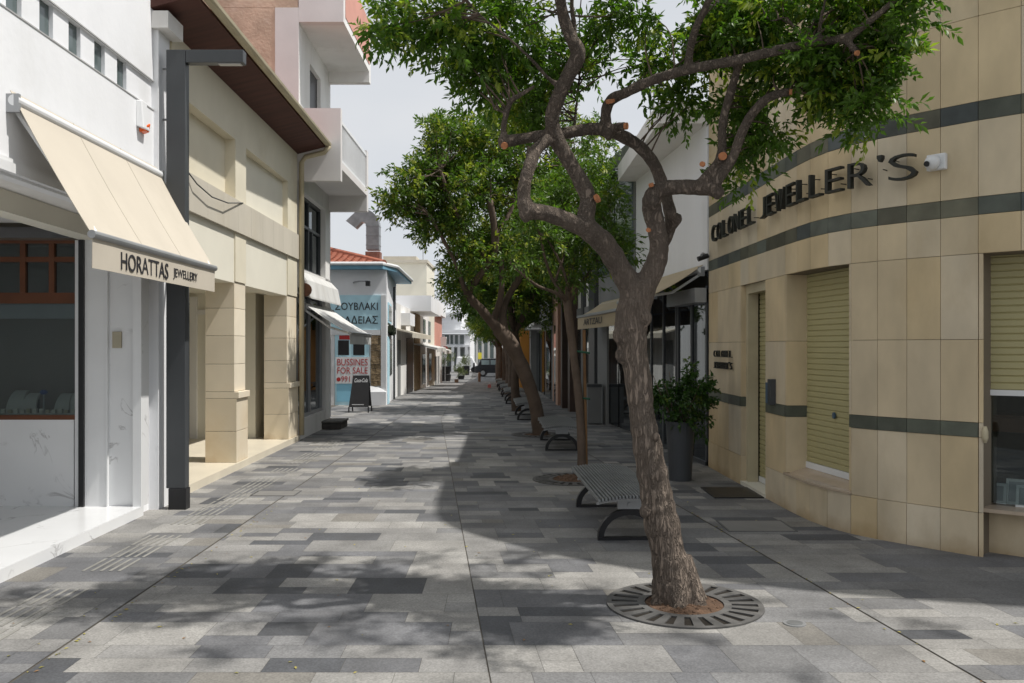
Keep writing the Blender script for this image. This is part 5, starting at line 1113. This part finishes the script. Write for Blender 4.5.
# ------------------------------------------------------------ far trees: one built, the rest copied
def fartree(label, x, y):
    t = thing('street_tree', label, 'tree', (x, y, gz(y)), 'street trees in a row'); z = gz(y)
    mb = MB(); pts = []
    for l in ([(0, 0, -.1, .14), (-.05, 0, .8, .105), (.0, 0, 1.6, .105), (-.1, .05, 2.1, .12)], [(-.1, .05, 2.0, .11), (-.5, .1, 2.6, .08), (-.8, .2, 3.3, .06), (-1.2, .1, 4.2, .03)], [(-.1, .05, 2.0, .10), (.35, -.1, 2.8, .07), (.5, -.3, 3.6, .05), (.7, -.3, 4.4, .03)], [(-.1, .05, 2.1, .09), (-.1, .6, 3, .06), (0, .9, 4, .03)], [(-.1, 0, 2.1, .09), (-.2, -.6, 2.9, .06), (-.3, -1, 3.8, .03)]):
        o, r = smooth_path([Vector((x+a, y+b_, z+c)) for a, b_, c, d in l], [d for a, b_, c, d in l], 4); mb.tube(o, r, 9); pts += o
    mb.build('trunk', bark2, t, smooth=True)
    bl = [((x-.9, y, z+3.4), (.9, 1.0, .65), 60), ((x+.4, y, z+3.5), (1.0, 1.2, .7), 66), ((x-.2, y+.9, z+3.6), (1.1, .9, .8), 60), ((x-.2, y-.9, z+3.5), (1.1, .9, .8), 60), ((x-.3, y, z+4.4), (1.2, 1.2, .7), 80), ((x-1.4, y+.2, z+2.9), (.5, .6, .35), 16), ((x-.6, y-.4, z+2.75), (.8, .9, .35), 24), ((x+.3, y+.3, z+5.0), (.8, .8, .4), 24)]
    tp, td, c = blobs_to_twigs(bl, .28, 6); leaves('crown', tp, td, 9, .26, .12, .05, LM2, t, droop=.15, third=.18); twigs('branchlets', pts, c, bark2, t, 50, .014); return t
ft = fartree('street tree just beyond the third bench, its crown low over the street', .12, 22.4)
spots = [(-.02, 27.6, 1.6, .95, 'street tree standing beside the fourth bench'), (-.18, 33.5, 3.0, 1.05, 'street tree beside the fifth bench in front of the orange wall'), (-.35, 39.5, 4.4, 1.0, 'street tree beyond the fifth bench, one before the row fades out'),
         (-.6, 47, .9, 1.1, 'street tree well down the row beside the orange house'), (-.9, 56, 2.2, 1.15, 'second to last street tree at the far end of the row'), (-1.1, 66, 5.2, 1.2, 'last street tree nearest the dark parked car')]
for x, y, rz, s_, lb in spots:
    c = copy_tree(ft); c.location = (x, y, gz(y)); c.rotation_euler = (0, 0, rz); c.scale = (s_, s_, s_); c['label'] = lb

# ------------------------------------------------------------ BENCHES
def bench(label, x, y):
    t = thing('park_bench', label, 'bench', (x, y, gz(y)), 'backless benches between the street trees'); z = gz(y); hw = .30; L0, L1 = -1.0, 1.0
    b = MB(); n = 21; top = lambda u: z+.385+.035*(1-(2*u-1)**2)
    for k in range(n):
        u = (k+.5)/n; xx_ = x-hw+2*hw*u; b.box(xx_-.009, xx_+.009, y+L0, y+L1, top(u)-.03, top(u))
    b.build('seat', mat('slatted_grey_steel', (.22, .23, .235), .4, .2, 3, metal=.3), t, bevel=.004)
    b = MB()
    for yy in (-.93, -.4, .4, .93):
        for k in range(8):
            u0, u1 = k/8, (k+1)/8; b.hexa([(x-hw+2*hw*u0, y+yy-.015, top(u0)-.05), (x-hw+2*hw*u1, y+yy-.015, top(u1)-.05), (x-hw+2*hw*u1, y+yy+.015, top(u1)-.05), (x-hw+2*hw*u0, y+yy+.015, top(u0)-.05)],
                                          [(x-hw+2*hw*u0, y+yy-.015, top(u0)-.031), (x-hw+2*hw*u1, y+yy-.015, top(u1)-.031), (x-hw+2*hw*u1, y+yy+.015, top(u1)-.031), (x-hw+2*hw*u0, y+yy+.015, top(u0)-.031)])
    b.build('cross_rail', M['steel'], t)
    for yy in (-.77, .77):
        b = MB(); m_ = 16; w2 = .27; h = .27; th = .05; y0, y1 = y+yy-.03, y+yy+.03
        for k in range(m_):
            a0 = math.pi*k/m_; a1 = math.pi*(k+1)/m_
            q = [(x+w2*math.cos(a), z+.03+(h-.03)*math.sin(a)) for a in (a0, a1)]; i_ = [(x+(w2-th)*math.cos(a), z+.03+(h-.03-th)*math.sin(a)) for a in (a0, a1)]
            b.hexa([(i_[0][0], y0, i_[0][1]), (q[0][0], y0, q[0][1]), (q[1][0], y0, q[1][1]), (i_[1][0], y0, i_[1][1])], [(i_[0][0], y1, i_[0][1]), (q[0][0], y1, q[0][1]), (q[1][0], y1, q[1][1]), (i_[1][0], y1, i_[1][1])])
        b.box(x-w2, x+w2, y0, y1, z+.005, z+.029); lo = b.build('leg', M['black'], t)
        b = MB(); b.box(x-.1, x+.1, y0+.01, y1-.01, z+.27, z+.355); cyl(b, (x, y0-.005, z+.31), .018, .012, 'y', 12); b.build('bracket', M['steel'], lo)
    return t
bn = bench('nearest backless grey slatted bench with black arched legs, behind the big trunk', .965, 8.2); bn.rotation_euler = (0, 0, .045)
for x, y, rz, lb in ((.78, 14.6, .02, 'second bench, at the foot of the leaning tree'), (.36, 20.4, .03, 'third bench, just beyond the leaning tree'), (.06, 25.9, .03, 'fourth bench along the row'), (-.12, 31.0, .03, 'fifth bench along the row'), (-.32, 37.5, .03, 'sixth bench along the row'), (-.5, 44, .03, 'farthest bench, near the orange house')):
    c = copy_tree(bn); c.location = (x, y, gz(y)); c.rotation_euler = (0, 0, rz); c['label'] = lb

# ------------------------------------------------------------ shrubs
x, y = PLB
b = MB(); b.prism([(x+.158*math.cos(a), y+.158*math.sin(a)) for a in np.linspace(0, 6.2832, 24, endpoint=False)], .66, .69); b.build('soil', M['soil'], POTTED)
tw = MB(); pts = []
for k in range(12):
    a = k*.9; r = random.uniform(.12, .42); h = random.uniform(.9, 1.35)
    o, rr = smooth_path([Vector((x+math.cos(a)*.04, y+math.sin(a)*.04, .68)), Vector((x+math.cos(a)*r*.5, y+math.sin(a)*r*.5, .9)), Vector((x+math.cos(a)*r, y+math.sin(a)*r, h))], [.009, .007, .003], 4); tw.tube(o, rr, 6); pts += o
tw.build('stems', bark2, POTTED, smooth=True)
bl = [((x, y, 1.02), (.30, .28, .20), 34), ((x+.22, y, 1.08), (.2, .2, .18), 18), ((x-.2, y, 1.0), (.2, .2, .2), 16), ((x+.02, y-.1, .86), (.24, .18, .1), 10), ((x+.36, y-.02, 1.1), (.08, .1, .10), 4), ((x+.26, y, .72), (.07, .1, .16), 6), ((x+.1, y, 1.25), (.14, .1, .12), 6)]
tp, td, c = blobs_to_twigs(bl, .1, 4); leaves('foliage', tp, td, 8, .12, .06, .034, LM3, POTTED, droop=.3)
def tub(lab, x, y, r, h, bh, two=False, m=LM4):
    z = gz(y); t = thing('potted_plant', lab, 'potted plant', (x, y, z))
    b = MB(); 
    if two: b.tube([(x, y, z), (x, y, z+h*.45), (x, y, z+h*.45), (x, y, z+h*.5), (x, y, z+h*.5), (x, y, z+h)], [r*.8, r, r*.9, r*.7, r*.75, r], 14)
    else: b.tube([(x, y, z), (x, y, z+h)], [r*.8, r], 14)
    b.build('pot', M['black'], t)
    tp, td, c = blobs_to_twigs([((x, y, z+h+bh*.5), (r*1.3, r*1.3, bh*.55), 30)], .2, 5); leaves('foliage', tp, td, 8, .2, .14, .03, m, t, droop=0)
tub('large shrub in a two tier black pot beside the salmon pink house', -4.60, 60.5, .38, 1.05, 1.3, True); tub('smaller shrub in a black pot in front of the white corner building', -4.45, 84, .38, .9, .9)
tub('low dark shrub right of the two tier pot', -4.1, 70, .3, .3, .9)

# ------------------------------------------------------------ car at the far end
CAR = thing('parked_car', 'dark blue black off road car parked across the far end of the street', 'car', (-1.6, 80, gz(80)))
z = gz(80); X0_ = -3.4; yA, yB = 79.2, 80.9
b = MB(); prof = [(0, .35), (.0, .95), (.25, 1.02), (.6, 1.65), (2.3, 1.68), (2.9, 1.08), (3.9, .98), (4.05, .7), (4.05, .35)]
n = len(prof); i = 0; b.v = [(X0_+a, yA, z+c) for a, c in prof]+[(X0_+a, yB, z+c) for a, c in prof]; b.f = [tuple(range(n)), tuple(range(2*n-1, n-1, -1))]+[(k, k+n, (k+1) % n+n, (k+1) % n) for k in range(n)]; b.c = [None]*len(b.f)
b.build('body', mat('dark_car_paint', (.012, .014, .02), .25, .05, spec=.7), CAR, bevel=.06)
for a0, a1 in ((.62, 1.35), (1.45, 2.25)): MB().box(X0_+a0, X0_+a1, yA-.01, yA-.002, z+1.1, z+1.52).build('window', mat('car_window', (.25, .32, .33), .1, 0, spec=.8), CAR)
for a in (.75, 3.2):
    for yy in (yA-.04, yB-.18):
        b = MB(); cyl(b, (X0_+a, yy, z+.36), .36, .22, 'y', 20); wo = b.build('wheel', M['black'], CAR); b = MB(); cyl(b, (X0_+a, yy-.01, z+.36), .2, .02, 'y', 14); b.build('rim', M['steel'], wo)
b = MB(); cyl(b, (X0_-.18, 80.05, z+.95), .32, .16, 'x', 18); b.build('spare_wheel', M['black'], CAR)
t = thing('street_bollard', 'short brown bollard left of the parked car', 'bollard', (-1.75, 46, gz(46))); b = MB(); xb, yb = -2.2, 58.5; zb = gz(58.5)
t.location = (xb, yb, zb); b.tube([(xb, yb, zb), (xb, yb, zb+.55), (xb, yb, zb+.65)], [.09, .09, .05], 10); b.build('post', M['tan'], t)
t = thing('cardboard_box', 'small brown box lying in the middle of the far paving', 'box', (-5.0, 74, gz(70)))
xb = (456.5-CX)*56/F; t.location = (xb, 56, gz(56)); MB().box(xb-.12, xb+.12, 55.9, 56.1, gz(56)+.005, gz(56)+.2).build('carton', M['tan'], t); MB().box(xb-.12, xb+.12, 55.88, 56.12, gz(56)+.2, gz(56)+.22).build('flap', M['tan'], t)
t = thing('shopping_bag', 'small red and white bag on the ground at the far benches', 'bag', (-1.05, 44, gz(44)))
xb = (489.5-CX)*43/F; t.location = (xb, 43, gz(43)); b = MB(); zz_ = gz(43)+.005; b.hexa([(xb-.09, 42.9, zz_), (xb+.08, 42.9, zz_), (xb+.08, 43.06, zz_), (xb-.09, 43.06, zz_)], [(xb-.08, 42.94, zz_+.16), (xb+.07, 42.94, zz_+.17), (xb+.07, 43.02, zz_+.17), (xb-.08, 43.02, zz_+.16)]); b.build('sack', mat('pinkish_red', (.5, .14, .13), .6), t)
b = MB(); b.tube([(xb-.04, 42.98, zz_+.15), (xb, 42.98, zz_+.27), (xb+.04, 42.98, zz_+.15)], .012, 6); b.build('handle', M['whitepaint'], t)
# ------------------------------------------------------------ fallen leaves
n = 260; P = np.empty((n, 3)); P[:, 0] = RNG.uniform(-3.4, 4.5, n); P[:, 1] = 3.6+RNG.random(n)**1.6*9; P[:, 2] = .0075
k = 60; P[:k, 0] = -2.43+RNG.normal(size=k)*.02; P[:k, 1] = RNG.uniform(3.5, 9, k)
P[k:k+30, 1] = RNG.uniform(4, 9, 30); P[k:k+30, 0] = 2.85-.125*P[k:k+30, 1]
Dn = RNG.normal(size=(n, 3)); Dn[:, 2] = 0; Dn /= np.linalg.norm(Dn, axis=1)[:, None]
LF = leaf_material('fallen_yellow_leaves', (.30, .26, .05), (.38, .32, .08), (.2, .12, .05), .1)
v = MB()
for p, d in zip(P, Dn):
    if XL(p[1])+.2 > p[0] and p[1] < 9: continue
    l = random.uniform(.018, .036); w_ = l*.45; s_ = np.array([-d[1], d[0], 0]); c = random.choice([(.42, .36, .06), (.35, .30, .08), (.22, .2, .05), (.25, .14, .06)])
    v.quad(p, p+d*l*.5+s_*w_*.5+np.array([0, 0, .004]), p+d*l+np.array([0, 0, .002]), p+d*l*.5-s_*w_*.5+np.array([0, 0, .003]), c)
v.noloc = True; tag(v.build('leaf_litter', LF), 'scattered small yellow fallen leaves on the paving', 'fallen leaves', kind='stuff')
